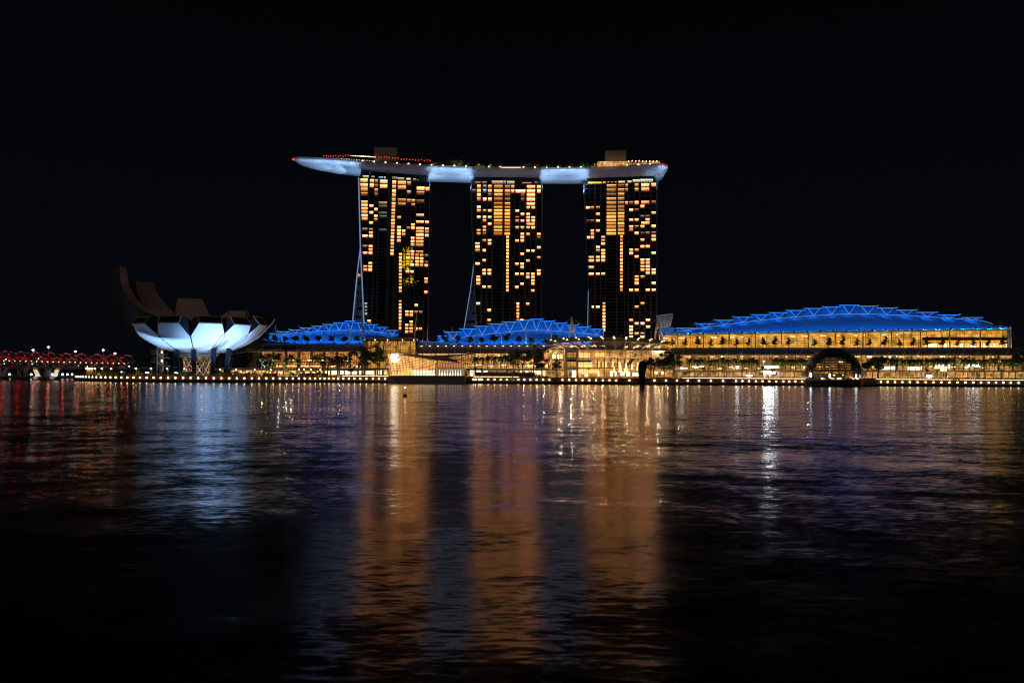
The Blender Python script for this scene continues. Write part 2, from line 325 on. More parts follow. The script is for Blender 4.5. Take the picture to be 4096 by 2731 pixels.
def make_tower(label, pl, ref, kappa, left, right, ytop, cols, rows, crown, wedge):
    """left/right: px edge tables over py; cols: name -> ((x0,x1) at y=800, (x0,x1) at y=1160); rows: (y, height, 'names')"""
    base = pl.at((left[-1][1] + right[-1][1]) / 2, 1480); root = thing('hotel_tower', label, 'tower', (base.x, base.y, GZ))
    ybot = 1480
    # body: front slab 22 m deep
    ys = [ytop, 860, 985, 1110, 1250, ybot]; body = MB(); front = []; back = []
    nrm = (pl.b - pl.a).normalized(); bk = Vector((-nrm.y, nrm.x, 0)) * 22
    if bk.y < 0: bk = -bk
    def slope(px, y): return y + (px - ref) * ((1499 - y) * kappa + 0.0061)
    rowsP = []
    for y in ys:
        l, r = interp(left, y), interp(right, y)
        a, b = pl.at(l, slope(l, y)), pl.at(r, slope(r, y)); rowsP.append((a, b, b + bk, a + bk))
    body.grid([[p[0], p[1], p[2], p[3], p[0]] for p in rowsP]).quad(*rowsP[0])
    body.build('facade', M['facade'], root)
    # dark glass panes, floor by floor
    pn = MB(); floors = []
    y = ytop + 9
    for (ry, rh, _) in rows: floors.append((ry, rh))
    yy = rows[-1][0] + 13.4
    while yy < 1450: floors.append((yy, 10.5)); yy += 13.4
    for (ry, rh) in floors:
        for nme, (t, bt) in cols.items():
            if nme in ('w', 'hh', 'kk', 'L', 'dd', 'ww', 'n', 'N'): continue
            k = (ry - 800) / 360; x0, x1 = lerp(t[0], bt[0], k), lerp(t[1], bt[1], k)
            pn.v += []; q = [pl.at(x0, slope(x0, ry + rh * .5), .04), pl.at(x1, slope(x1, ry + rh * .5), .04), pl.at(x1, slope(x1, ry - rh * .5), .04), pl.at(x0, slope(x0, ry - rh * .5), .04)]
            pn.quad(*q)
    pn.build('dark_panes', M['tower_glass'], root, kind='stuff')
    for (ry, rh, names) in rows:
        for tok in names.split():
            kind = 'win'; c = tok
            if ':' in tok: c, kk = tok.split(':'); kind = {'r': 'win_red', 's': 'win_soft', 'c': 'win_cool', 'o': 'win_core'}[kk]
            elif c in ('C1', 'C2'): kind = 'win_core'
            t, bt = cols[c]; k = (ry - 800) / 360; x0, x1 = lerp(t[0], bt[0], k), lerp(t[1], bt[1], k)
            xm = (x0 + x1) / 2; yc = slope(xm, ry)
            ww_ = (x1 - x0) * .04; win_quad(pl, x0 + ww_, x1 - ww_, yc - rh * .44, yc + rh * .44).build('window', M[kind], root)
    # crown gallery under the deck
    for (x0, x1, y0, y1, kd) in crown:
        win_quad(pl, x0, x1, y0, y1, -1.5, .2).build('crown_window', M[kd], root)
    l, r = interp(left, ytop) + 12, interp(right, ytop) - 12
    cr = MB(); a, b = pl.at(l, slope(l, ytop), -2), pl.at(r, slope(r, ytop), -2)
    cr.hexa([a, b, b + bk * .8, a + bk * .8, a + Vector((0, 0, 9)), b + Vector((0, 0, 9)), b + bk * .8 + Vector((0, 0, 9)), a + bk * .8 + Vector((0, 0, 9))])
    cr.build('crown_storey', M['dark'], root)
    # leaning rear slab seen at the end, with lit edges
    fe, re_ = wedge['front'], wedge['rear']
    P0 = [pl.at(x, y, 0.1) for x, y in fe]
    P1 = [W(x, y, d) for x, y, d in re_]
    m = len(P1); Pf = P0[-m:]
    sl = MB(); sl.grid([[Pf[i], P1[i]] for i in range(m)])
    T = Vector((50, 9, 0)); sl.grid([[P1[i], P1[i] + T] for i in range(m)])
    sl.build('rear_slab', M['slate'], root)
    MB().tube([p + Vector((-0.5, -0.3, 0)) for p in P0], wedge['r'] if wedge['r'] > .5 else .16, 4).build('edge_light', M['edge_led'] if wedge['r'] > .5 else M['grey'], root)
    MB().tube([p + Vector((-0.3, -0.6, 0)) for p in P1], wedge['r'] * 0.95, 4).build('edge_light', M['edge_led'], root)
    for i in range(wedge['n']):
        t = (i + 1) / (wedge['n'] + 1); q = t * (m - 1); j = min(int(q), m - 2); f = q - j
        a, b = Pf[j].lerp(Pf[j + 1], f), P1[j].lerp(P1[j + 1], f)
        a, b = a.lerp(b, .16), a.lerp(b, .84); o = Vector((-0.25, -0.25, 0)); h = Vector((0, 0, 1.3))
        MB().quad(a + o - h, b + o - h, b + o + h, a + o + h).build('end_window', M['win_soft'] if i in wedge['lit'] else M['pane_dark'], root)
    # right-hand edge line
    MB().tube([pl.at(interp(right, y) + .6, slope(interp(right, y), y), .2) for y in ys], .16, 4).build('corner_trim', M['grey'], root)
    return root

# tower one
pl1 = Plane(1437, 700, 1719, 713)
c1 = {'a': ((1443.5, 1471), (1456, 1469)), 'b': ((1478, 1494), (1471.5, 1486.5)), 'c': ((1497, 1511), (1493, 1505)), 'd': ((1518, 1549), (1512, 1543)), 'dd': ((1514, 1549), (1508, 1543)),
      'f': ((1567, 1582), (1557, 1569)), 'n': ((1596, 1610), (1595.5, 1606.5)), 'hh': ((1590, 1624), (1588, 1620)), 'h': ((1589, 1605), (1586, 1601)), 'i2': ((1608, 1622), (1606, 1620)),
      'i': ((1627, 1642.5), (1622, 1636)), 'j': ((1645.5, 1660.5), (1640, 1654)), 'kk': ((1665, 1697.5), (1659, 1691)), 'k': ((1665, 1679), (1659, 1673)), 'm': ((1682, 1697.5), (1677, 1691)), 'l': ((1701, 1716.5), (1697, 1710))}
R1 = [(722.6, 15.5, 'a b c:s d f hh i:s'), (741, 15.5, 'a b c:s d f hh kk l'), (758.7, 15, 'a c:s f i:s kk:s'), (776, 15, 'a:s c:r f'), (793, 15, 'f hh:s i:s j:s kk:s')]
s1 = {0: 'a dd:s f hh:s j:s', 1: 'a b dd:c f', 2: 'a c f', 3: 'a b dd:c f kk', 4: 'a c d:c f h', 5: 'a c:s f kk l', 6: 'b f j', 7: 'f h i:s j kk l', 8: 'a:r b:s d:c f h i2 kk l:s', 9: 'b f h i2 kk l',
      10: 'a b f h j kk', 11: 'f h j kk', 12: 'f j kk:s', 13: 'a:r b f', 14: 'b f j kk:s', 15: 'a b f n i j k m l:s', 16: 'n i j k m', 17: 'n k m l:r', 18: 'b n i:s j k m l', 19: 'a b n', 20: 'a b n i j', 21: 'n',
      22: 'n l', 23: 'n l', 24: 'n', 25: 'n', 26: 'n l', 27: '', 28: '', 29: 'n', 30: 'a:c n k', 31: 'a:c n', 32: 'a:c n i j k:s m:s', 33: 'a:c n i j', 34: 'n', 35: 'b n j', 36: 'b:s n i j', 37: 'n i j k m', 38: 'i j:s'}
for k in range(39): R1.append((808.4 + 13.58 * k, 11, s1[k]))
crown1 = [(1452, 1475, 701, 711, 'win_crown'), (1486, 1498, 703, 711, 'win_cool'), (1515, 1533, 706, 714, 'win_cool'), (1537, 1542, 706, 714, 'win_crown'), (1569, 1590, 706, 717, 'win_crown'), (1591, 1617, 709, 719, 'win_crown'),
          (1626, 1643, 711, 721, 'win_crown'), (1653, 1663, 713, 721, 'win_crown'), (1668, 1674, 717, 721, 'win_cool')]
make_tower('leftmost of three dark hotel towers, with the splayed leg edged in pale light', pl1, 1457, 7.2e-5, [(712, 1437), (985, 1444), (1110, 1450), (1290, 1459), (1500, 1468)], [(726, 1719), (1300, 1712), (1500, 1711)], 710, c1, R1, crown1,
           dict(front=[(1437, 712), (1441, 880), (1444, 990), (1450, 1110), (1458, 1290), (1466, 1430)], rear=[(1443.5, 990, 712), (1429, 1110, 722), (1412, 1290, 735), (1399, 1430, 745)], r=0.62, n=15, lit=(1, 4)))
# tower two
pl2 = Plane(1885, 719.5, 2170, 719.5)
c2 = {'a': ((1889, 1904), (1903, 1909)), 'b': ((1908, 1923), (1905, 1921)), 'L': ((1898, 1919), (1902, 1920)), 'c': ((1931.5, 1945.7), (1929.5, 1942.7)), 'e': ((1952, 1966.5), (1950, 1964.5)), 'C1': ((1975, 2011), (1972, 2008)), 'C2': ((2018.5, 2041.5), (2016, 2039)),
      'N': ((2026, 2037), (2024, 2035)), 'n': ((2068, 2078), (2066.5, 2077)), 'g': ((2045, 2057), (2043, 2055)), 'h': ((2062, 2077), (2060, 2074)), 'i': ((2083, 2097.5), (2081, 2095)), 'j': ((2106, 2120), (2104, 2118)), 'k': ((2126, 2141), (2124.5, 2138)), 'l': ((2148, 2163), (2147.5, 2162)),
      'ww': ((2061, 2102), (2059, 2100)), 'w': ((2106, 2141), (2104, 2138))}
R2 = [(747, 14.5, 'b c:c e C1 C2 g w l'), (764.6, 14.5, 'a:r b c:c e C1 C2 g ww w l'), (781, 14.5, 'b e:s C1:s C2:s i:s w'), (798, 14.5, 'b c e C1:s C2:s i:s w'), (815.6, 14, 'C1:s C2:s w')]
s2 = {0: 'b C1 C2 j k', 1: 'b c:s e C1 C2 h', 2: 'C1 C2 i j', 3: 'b c e C1 C2 h:r j k', 4: 'c C1 C2 h i j k', 5: 'e C1 C2 w', 6: 'c C1 C2 h i j k', 7: 'b c C1 C2', 8: 'b:s c:r C1 C2 i j l', 9: 'N i l:s', 10: 'c e N h i', 11: 'L e N', 12: 'L N l', 13: 'L:s c N j k',
      14: 'N i', 15: 'N l', 16: 'c N j', 17: 'L N h i', 18: 'N i', 19: 'c e N l', 20: 'c e N h i j k l', 21: 'b N j k', 22: 'b N k', 23: 'b N i k', 24: 'c e N h', 25: 'N k', 26: '', 27: '', 28: '', 29: 'b n j', 30: 'n', 31: 'e n', 32: 'n', 33: 'n', 34: 'e n i'}
for k in range(35): R2.append((830 + 13.27 * k, 11, s2[k]))
crown2 = [(1900, 1922, 726, 734, 'win_red'), (1928, 1946, 725, 734, 'win_red'), (1967, 2012, 722, 734, 'win_crown'), (2014, 2024, 722, 734, 'win_crown'), (2028, 2058, 723, 734, 'win_crown'), (2088, 2126, 728, 735, 'win_red'), (2138, 2150, 726, 735, 'win_red')]
make_tower('middle one of three dark hotel towers with scattered lit windows', pl2, 1990, 0.4e-5, [(736, 1883), (800, 1885), (985, 1893), (1075, 1897), (1160, 1901), (1310, 1909), (1500, 1918)], [(738, 2170), (1310, 2166), (1500, 2165)], 737, c2, R2, crown2,
           dict(front=[(1883, 737), (1885, 800), (1893, 985), (1897, 1075), (1901, 1160), (1909, 1310), (1915, 1430)], rear=[(1896, 1060, 724), (1883, 1160, 734), (1858, 1310, 746), (1842, 1430, 754)], r=0.36, n=12, lit=(9, 10)))
# tower three
pl3 = Plane(2335, 718.5, 2628, 708)
c3 = {'a': ((2342, 2358), (2356, 2364)), 'b': ((2361, 2376.5), (2366, 2376)), 'L': ((2353, 2376), (2355, 2376)), 'c': ((2384, 2400), (2383.5, 2399.5)), 'e': ((2404.5, 2420.5), (2405, 2421)), 'C1': ((2425.5, 2466), (2424, 2464)), 'C2': ((2471, 2498), (2470, 2497)),
      'N': ((2481, 2492), (2480, 2491)), 'n': ((2411, 2422), (2410.5, 2421.5)), 'm': ((2501, 2512), (2500, 2511)), 'h': ((2517, 2533), (2517, 2532.5)), 'i': ((2538.5, 2554.5), (2538.5, 2555)), 'j': ((2562, 2577.5), (2562, 2578)), 'k': ((2582, 2598), (2583, 2600)), 'l': ((2606, 2624), (2606.5, 2623)), 'w': ((2564, 2598), (2564, 2599))}
R3 = [(744.6, 14.5, 'C1:s C2:s m:s i:s w l'), (762, 14.5, 'C1:s C2:s m:s i:s w'), (779.4, 14.5, 'C1:s C2:s'), (797, 14.5, 'C1:s C2:s'), (814, 14.5, 'C1:s C2:s m h:s i w l:r')]
s3 = {0: 'a b c:s C1 C2 j', 1: 'C1 C2 h i:r', 2: 'c C1 C2 l', 3: 'C1 C2 j:r k:r', 4: 'a:r b:r c C1 C2 h i k', 5: 'C1 C2 w', 6: 'C1 C2 h i:r j l', 7: 'b c C1 C2 h', 8: 'b C1 C2 i j:r k:r l:r', 9: 'a b e N l', 10: 'e N j l', 11: 'e N', 12: 'c N j k', 13: 'c:s e N h i', 14: 'e N h l',
      15: 'L c e N i', 16: 'L c e N j k', 17: 'N j k', 18: 'L N j k', 19: 'N j k l', 20: 'L c e N k l', 21: 'N i j', 22: 'N i', 23: 'N i l', 24: 'N', 25: 'N h i k l', 26: '', 27: '', 28: '', 29: 'n j', 30: 'b c n i', 31: 'n', 32: 'n', 33: 'n', 34: 'n h k', 35: 'n i j', 36: 'n h k', 37: 'n h', 38: 'h i j:s', 39: 'h j'}
for k in range(40): R3.append((829 + 13.3 * k, 11, s3[k]))
crown3 = [(2351, 2406, 727, 735, 'win_core'), (2411, 2422, 726, 733, 'win_core'), (2430, 2437, 725, 732, 'win_red'), (2444, 2452, 725, 732, 'win_red'), (2459, 2466, 725, 731, 'win_red'), (2474, 2500, 723, 731, 'win_crown'), (2510, 2526, 722, 730, 'win_crown'), (2531, 2560, 717, 728, 'win_crown'), (2561, 2612, 715, 727, 'win_crown')]
make_tower('rightmost of three dark hotel towers, beside the small tilted sail', pl3, 2445, -4.6e-5, [(738, 2335), (900, 2345), (1180, 2357), (1340, 2362), (1500, 2368)], [(728, 2628), (1340, 2627), (1500, 2626)], 733, c3, R3, crown3,
           dict(front=[(2335, 738), (2345, 900), (2357, 1180), (2362, 1340), (2365, 1430)], rear=[(2354.5, 1160, 722), (2350, 1340, 736), (2347, 1430, 742)], r=0.34, n=6, lit=()))

for (px, py, d, tx, ty, td, pw) in ((1395, 1350, 690, 1434, 1180, 715, 14000), (1842, 1360, 705, 1880, 1220, 730, 9000)):  # added spots that brighten the leaning rear slabs
    l_ = bpy.data.lights.new('added_leg_light', 'SPOT'); l_.energy = pw; l_.color = (.45, .65, 1.0); l_.spot_size = R(60); l_.shadow_soft_size = .3
    o_ = bpy.data.objects.new('added_leg_light', l_); COL.objects.link(o_); o_.location = W(px, py, d); o_.rotation_euler = (W(tx, ty, td) - W(px, py, d)).to_track_quat('-Z', 'Y').to_euler()
# ------------------------------------------------------------------ office tower across the bay, behind the viewer, mirrored in the glass of tower one
def mirrored_tower():
    e = pl1.b - pl1.a; n = Vector((e.y, -e.x, 0)).normalized()
    def refl(px, py, t):
        p = pl1.at(px, py); v = (p - Vector((0, 0, HC))).normalized(); r = v - 2 * v.dot(n) * n; return p + r * t
    a, b = refl(1610, 985, 830), refl(1664, 1150, 830)
    x0, x1 = sorted((a.x, b.x)); y = (a.y + b.y) / 2; root = thing('office_tower', 'dark office tower with yellow sign, seen only mirrored in the leftmost tower', 'tower', ((x0 + x1) / 2, y, 0))
    MB().box(x0 - 14, x1 + 14, y - 40, y - .3, 0, a.z + 22).build('body', M['facade'], root)
    ym = emi('yellow sign light', (1.0, .62, .0), 7.0)
    for py0, py1, px0, px1 in ((995, 1010, 1618, 1640), (1020, 1036, 1619, 1652), (1037, 1052, 1606, 1652), (1053, 1066, 1606, 1645), (1067, 1078, 1617, 1636), (1116, 1131, 1620, 1654)):
        p, q = refl(px0, py0, 830), refl(px1, py1, 830); MB().box(min(p.x, q.x), max(p.x, q.x), y - .2, y, min(p.z, q.z), max(p.z, q.z)).build('sign_panel', ym, root)
    gm = M['tower_glass']; N = gm.node_tree.nodes; L = gm.node_tree.links; bs = N['Principled BSDF']; bs.inputs['IOR'].default_value = 2.1
    tc = N.new('ShaderNodeTexCoord'); no = N.new('ShaderNodeTexNoise'); no.inputs['Scale'].default_value = .55; no.inputs['Detail'].default_value = 2; L.new(tc.outputs['Object'], no.inputs[0])
    sb = N.new('ShaderNodeVectorMath'); sb.operation = 'SUBTRACT'; sb.inputs[1].default_value = (.5, .5, .5); L.new(no.outputs['Color'], sb.inputs[0])
    sc = N.new('ShaderNodeVectorMath'); sc.operation = 'SCALE'; sc.inputs['Scale'].default_value = .022; L.new(sb.outputs[0], sc.inputs[0])
    ge = N.new('ShaderNodeNewGeometry'); ad = N.new('ShaderNodeVectorMath'); ad.operation = 'ADD'; L.new(ge.outputs['Normal'], ad.inputs[0]); L.new(sc.outputs[0], ad.inputs[1])
    nr = N.new('ShaderNodeVectorMath'); nr.operation = 'NORMALIZE'; L.new(ad.outputs[0], nr.inputs[0]); L.new(nr.outputs[0], bs.inputs['Normal'])
mirrored_tower()

# ------------------------------------------------------------------ sky park on the towers
def spot(name, loc, target, power, col, size=90, blend=0.6, rad=0.6):
    l = bpy.data.lights.new(name, 'SPOT'); l.energy = power; l.color = col; l.spot_size = R(size); l.spot_blend = blend; l.shadow_soft_size = rad
    o = bpy.data.objects.new(name, l); COL.objects.link(o); o.location = loc
    o.rotation_euler = (Vector(target) - Vector(loc)).to_track_quat('-Z', 'Y').to_euler(); return o
def point(name, loc, power, col, rad=0.3):
    l = bpy.data.lights.new(name, 'POINT'); l.energy = power; l.color = col; l.shadow_soft_size = rad
    o = bpy.data.objects.new(name, l); COL.objects.link(o); o.location = loc; return o
def area(name, loc, target, sx, sy, power, col):
    l = bpy.data.lights.new(name, 'AREA'); l.shape = 'RECTANGLE'; l.size = sx; l.size_y = sy; l.energy = power; l.color = col
    o = bpy.data.objects.new(name, l); COL.objects.link(o); o.location = loc
    o.rotation_euler = (Vector(target) - Vector(loc)).to_track_quat('-Z', 'Y').to_euler(); return o

DF = [(1173, 694), (1437, 697), (1719, 709), (1885, 716), (2170, 716), (2350, 714), (2628, 704), (2680, 702)]
RIM = [(1173, 639), (1180, 636), (1196, 634.5), (1243, 636), (1323, 640), (1435, 649), (1515, 655), (1713, 667), (1892, 673), (2164, 677), (2347, 675), (2500, 668), (2651, 661), (2672, 668)]
BOT = [(1173, 641), (1180, 652), (1196, 662), (1243, 677.5), (1323, 693.5), (1435, 706), (1515, 714), (1713, 726), (1892, 732), (2164, 735), (2347, 735), (2500, 731), (2655, 725), (2662, 722), (2672, 690)]
def make_skypark():
    root = thing('sky_deck', 'long pale boat-shaped deck lying across the tops of the three towers', 'sky deck', W(2000, 700, 725))
    # hull
    xs = [1173.5, 1177, 1182, 1189, 1198, 1212, 1230, 1255, 1290, 1330, 1380, 1435]
    xs += [1435 + 40 * i for i in range(1, 31)] + [2650, 2657, 2663, 2668, 2672]
    P = []; rims = []; NT = 18
    for px in xs:
        d = interp(DF, px); ry, by = interp(RIM, px), interp(BOT, px)
        tap = min(1.0, ((px - 1172) / 150.0) ** 0.5, 0.75 + (2673 - px) / 60)
        wd = 17.0 * tap; rim = W(px, ry, d); app = max(0.3, (by - ry) * d / F); mw = 0.243 * wd
        h = math.sqrt(max(0.2, max(app - mw, mw * 1.02 + .3) ** 2 - mw * mw)) if app > mw * 2.05 else max(0.3, app * 0.55)
        cy = d + wd; row = []
        for k in range(NT + 1):
            th = math.pi * k / NT
            row.append(Vector((rim.x * (1 + 0.0 * k), cy - wd * math.copysign(abs(math.cos(th)) ** 0.85, math.cos(th)), rim.z - h * math.sin(th) ** 0.9)))
        P.append(row); rims.append((rim, wd, cy))
    m, nt, N, L, b = nm('hull plates')
    tc = N.new('ShaderNodeTexCoord'); sp = N.new('ShaderNodeSeparateXYZ'); L.new(tc.outputs['Object'], sp.inputs[0]); cb = N.new('ShaderNodeCombineXYZ')
    L.new(sp.outputs['X'], cb.inputs['X']); L.new(sp.outputs['Y'], cb.inputs['Y'])
    bk = N.new('ShaderNodeTexBrick'); bk.inputs['Scale'].default_value = 1; bk.inputs['Brick Width'].default_value = 2.6; bk.inputs['Row Height'].default_value = 1.3; bk.inputs['Mortar Size'].default_value = 0.07
    bk.inputs['Color1'].default_value = (0.65, 0.66, 0.68, 1); bk.inputs['Color2'].default_value = (0.68, 0.69, 0.71, 1); bk.inputs['Mortar'].default_value = (0.50, 0.51, 0.54, 1)
    L.new(cb.outputs[0], bk.inputs['Vector']); L.new(bk.outputs['Color'], b.inputs['Base Color']); b.inputs['Roughness'].default_value = 0.45
    MB().grid(P).build('hull', m, root, smooth=True)
    # deck slab and parapet
    dk = MB(); dk.grid([[(r.x, cy - wd, r.z), (r.x, cy + wd, r.z)] for r, wd, cy in rims]); dk.build('deck', M['concrete'], root)
    pa = MB(); pa.grid([[(r.x, cy - wd * 1.0, r.z - .4), (r.x, cy - wd * 1.0 - .15, r.z + 1.6), (r.x, cy - wd + .5, r.z + 1.6), (r.x, cy - wd + .5, r.z)] for r, wd, cy in rims])
    pa.build('parapet', M['grey'], root)
    # lattice struts along the upper flank
    la = MB()
    for a, bb in zip(P[9:-6], P[10:-5]):
        la.tube([a[1] + Vector((0, -.15, -.1)), bb[4] + Vector((0, -.15, -.15))], .10, 3); la.tube([a[4] + Vector((0, -.15, -.15)), bb[1] + Vector((0, -.15, -.1))], .10, 3)
    la.build('lattice', M['dark'], root, kind='stuff')
    # tip beacons
    for px, py in ((1173, 638), (2652, 660)):
        d = interp(DF, px); MB().lathe(W(px, py, d - .5), [(.1, -.9), (.9, -.5), (1.0, .2), (.3, .8)], 8).build('beacon', M['red_lamp'], root)
    # downlights under the parapet
    for px in list(range(1450, 2640, 46)):
        d = interp(DF, px); p = W(px, interp(RIM, px) - 7.5, d - .3); MB().lathe(p, [(.15, -.25), (.7, -.2), (.6, .2), (.1, .3)], 8).build('rim_light', M['soft_lamp'], root)
    # hoist frames under the hull, over tower one
    for px in (1479, 1552): MB().pbox(px - 2.4, px + 2.4, 684, 697, 702, 1.0).build('hoist_post', M['grey'], root)
    return root
make_skypark()
cool = (0.36, 0.60, 1.0)
def added_hull_bars():
    t = thing('added_light_bars', 'slim added light bars below the deck rim between the towers', 'added light bar', W(2000, 700, 712))  # bars and their area lamps are made up to light the hull
    for px0, px1, pw in ((1196, 1245, 260), (1250, 1330, 700), (1335, 1434, 1200), (1716, 1890, 1700), (2168, 2346, 1700), (2634, 2660, 300)):
        d0, d1 = interp(DF, px0), interp(DF, px1); a, b = W(px0, interp(RIM, px0), d0), W(px1, interp(RIM, px1), d1)
        a += Vector((0, -4.0, -.8)); b += Vector((0, -4.0, -.8)); c = (a + b) / 2
        MB().tube([a + Vector((0, -.3, .2)), b + Vector((0, -.3, .2))], .12, 4).build('bar', M['dark'], t)
        o = area('added_bar_light', c, c + Vector((0, 9.0, -6.5)), (b - a).length, .25, pw, cool)
        X = (b - a).normalized(); Z = -(Vector((0, 9.0, -6.5)).normalized()); Y = Z.cross(X).normalized(); Z = X.cross(Y)
        o.rotation_euler = Matrix((X, Y, Z)).transposed().to_euler(); o.data.spread = R(140)
added_hull_bars()
for (px, py, d, tx, ty, td, pw, sz) in ((1424, 765, 700, 1375, 700, 712, 15000, 120), (1424, 765, 696, 1285, 680, 708, 56000, 62), (1424, 760, 698, 1215, 660, 704, 60000, 34),
                                        (1726, 755, 710, 1775, 715, 722, 17000, 115), (1878, 760, 714, 1830, 720, 724, 17000, 115),
                                        (2176, 765, 714, 2225, 722, 722, 18000, 115), (2340, 765, 712, 2290, 722, 722, 18000, 115), (2640, 765, 700, 2652, 700, 708, 9000, 100)):
    spot('hull_floodlight', W(px, py, d), W(tx, ty, td), pw * .74, cool, sz, 0.4, 0.3)

def deck_things():
    def db(px0, px1, py0, py1, d, t): return MB().pbox(px0, px1, py0, py1, d, t)
    for (a, b, y0, y1, lab) in ((1496, 1589, 588, 645, 'plain grey lift box standing on the deck above the leftmost tower'), (2423, 2505, 601, 655, 'plain grey lift box standing on the deck above the rightmost tower')):
        t = thing('lift_housing', lab, 'rooftop box', W((a + b) / 2, y1, 722)); db(a, b, y0, y1, 722, 12).build('wall', M['grey'], t)
        db(a - 1, b + 1, y0 - 2, y0, 721.7, 12.5).build('coping', M['dark'], t)
        for px in ((a + b) / 2 - 3, (a + b) / 2 + 4): MB().tube([W(px, y0 - 2, 726), W(px, y0 - 7, 726)], .15, 4).build('antenna', M['dark'], t)
    # restaurant roof with red lamps over tower one
    t = thing('deck_restaurant', 'low roofed deck terrace with warm openings and rows of red lamps', 'restaurant', W(1480, 640, 706))
    for px0, px1, y0, y1 in ((1330, 1400, 620, 623), (1400, 1500, 618, 622), (1500, 1600, 624, 628), (1600, 1730, 632, 637)):
        MB().hexa([W(px0, y1 + 1, 706), W(px1, y1 + 2, 706), W(px1, y1 + 2, 716), W(px0, y1 + 1, 716), W(px0, y0 + 1, 706), W(px1, y0 + 2, 706), W(px1, y0 + 2, 716), W(px0, y0 + 1, 716)]).build('roof', M['wood'], t)
    for i in range(16):
        px = 1335 + i * 10.2; py = 635 + i * 0.72; db(px - 1.7, px + 1.7, py - 3.2, py + 3.2, 701, .3).build('opening', M['win_crown'], t)
    for i in range(22):
        px = 1404 + i * 4.6; py = 622.5 + i * .28; db(px - 1, px + 1, py - 1.5, py + 1.5, 712, .3).build('lantern', M['soft_lamp'], t)
    for px, py in [(1296 + i * 9.5 + rnd.uniform(-2, 2), 628 + rnd.uniform(-4, 2) - i * .3) for i in range(12)] + [(1504 + i * 11 + rnd.uniform(-2, 2), 627 + i * .85 + rnd.uniform(-1.5, 1.5)) for i in range(9)] + [(1605 + i * 11.5, 637 + i * .6 + rnd.uniform(-2, 2)) for i in range(11)]:
        MB().lathe(W(px, py, 700.5), [(.1, -.4), (.40, -.2), (.36, .2), (.1, .4)], 6).build('red_lamp', M['red_lamp'], t)
    t = thing('deck_club', 'bright glazed club room with curved canopy on the right end of the deck', 'restaurant', W(2520, 652, 704))
    db(2392, 2505, 646, 661, 707, 8).build('lit_room', M['in_centre'], t); db(2500, 2640, 645, 658, 707, 8).build('lit_room', M['in_shop'], t)
    MB().grid([[W(px, py, 704), W(px, py, 716)] for px, py in ((2385, 652), (2400, 645), (2440, 642), (2520, 641), (2600, 637), (2625, 637), (2640, 643), (2648, 652))]).build('canopy', M['mast'], t)
    for i in range(17): db(2394 + i * 15, 2395.2 + i * 15, 645, 660, 706.6, .4).build('post', M['dark'], t)
    for i in range(9): MB().lathe(W(2515 + i * 14, 643.5 + rnd.uniform(-.5, 3), 705), [(.1, -.3), (.35, 0), (.1, .3)], 6).build('lamp', M['warm_lamp'], t)
    # pergolas and planters along the pool deck
    for j, (a, b) in enumerate(((2004, 2086), (1900, 1938), (2166, 2186), (2366, 2392))):
        t = thing('deck_pergola', 'low lit pergola on the pool deck, %s from the left' % ORD[j], 'pergola', W((a + b) / 2, 668, 704))
        y = interp(RIM, (a + b) / 2) - 11; db(a, b, y, y + 2, 704, 6).build('roof', M['mast'], t); db(a + 3, b - 3, y + 2, y + 6, 707, .5).build('lit_wall', M['soft_lamp'] if j == 0 else M['win_crown'], t)
deck_things()

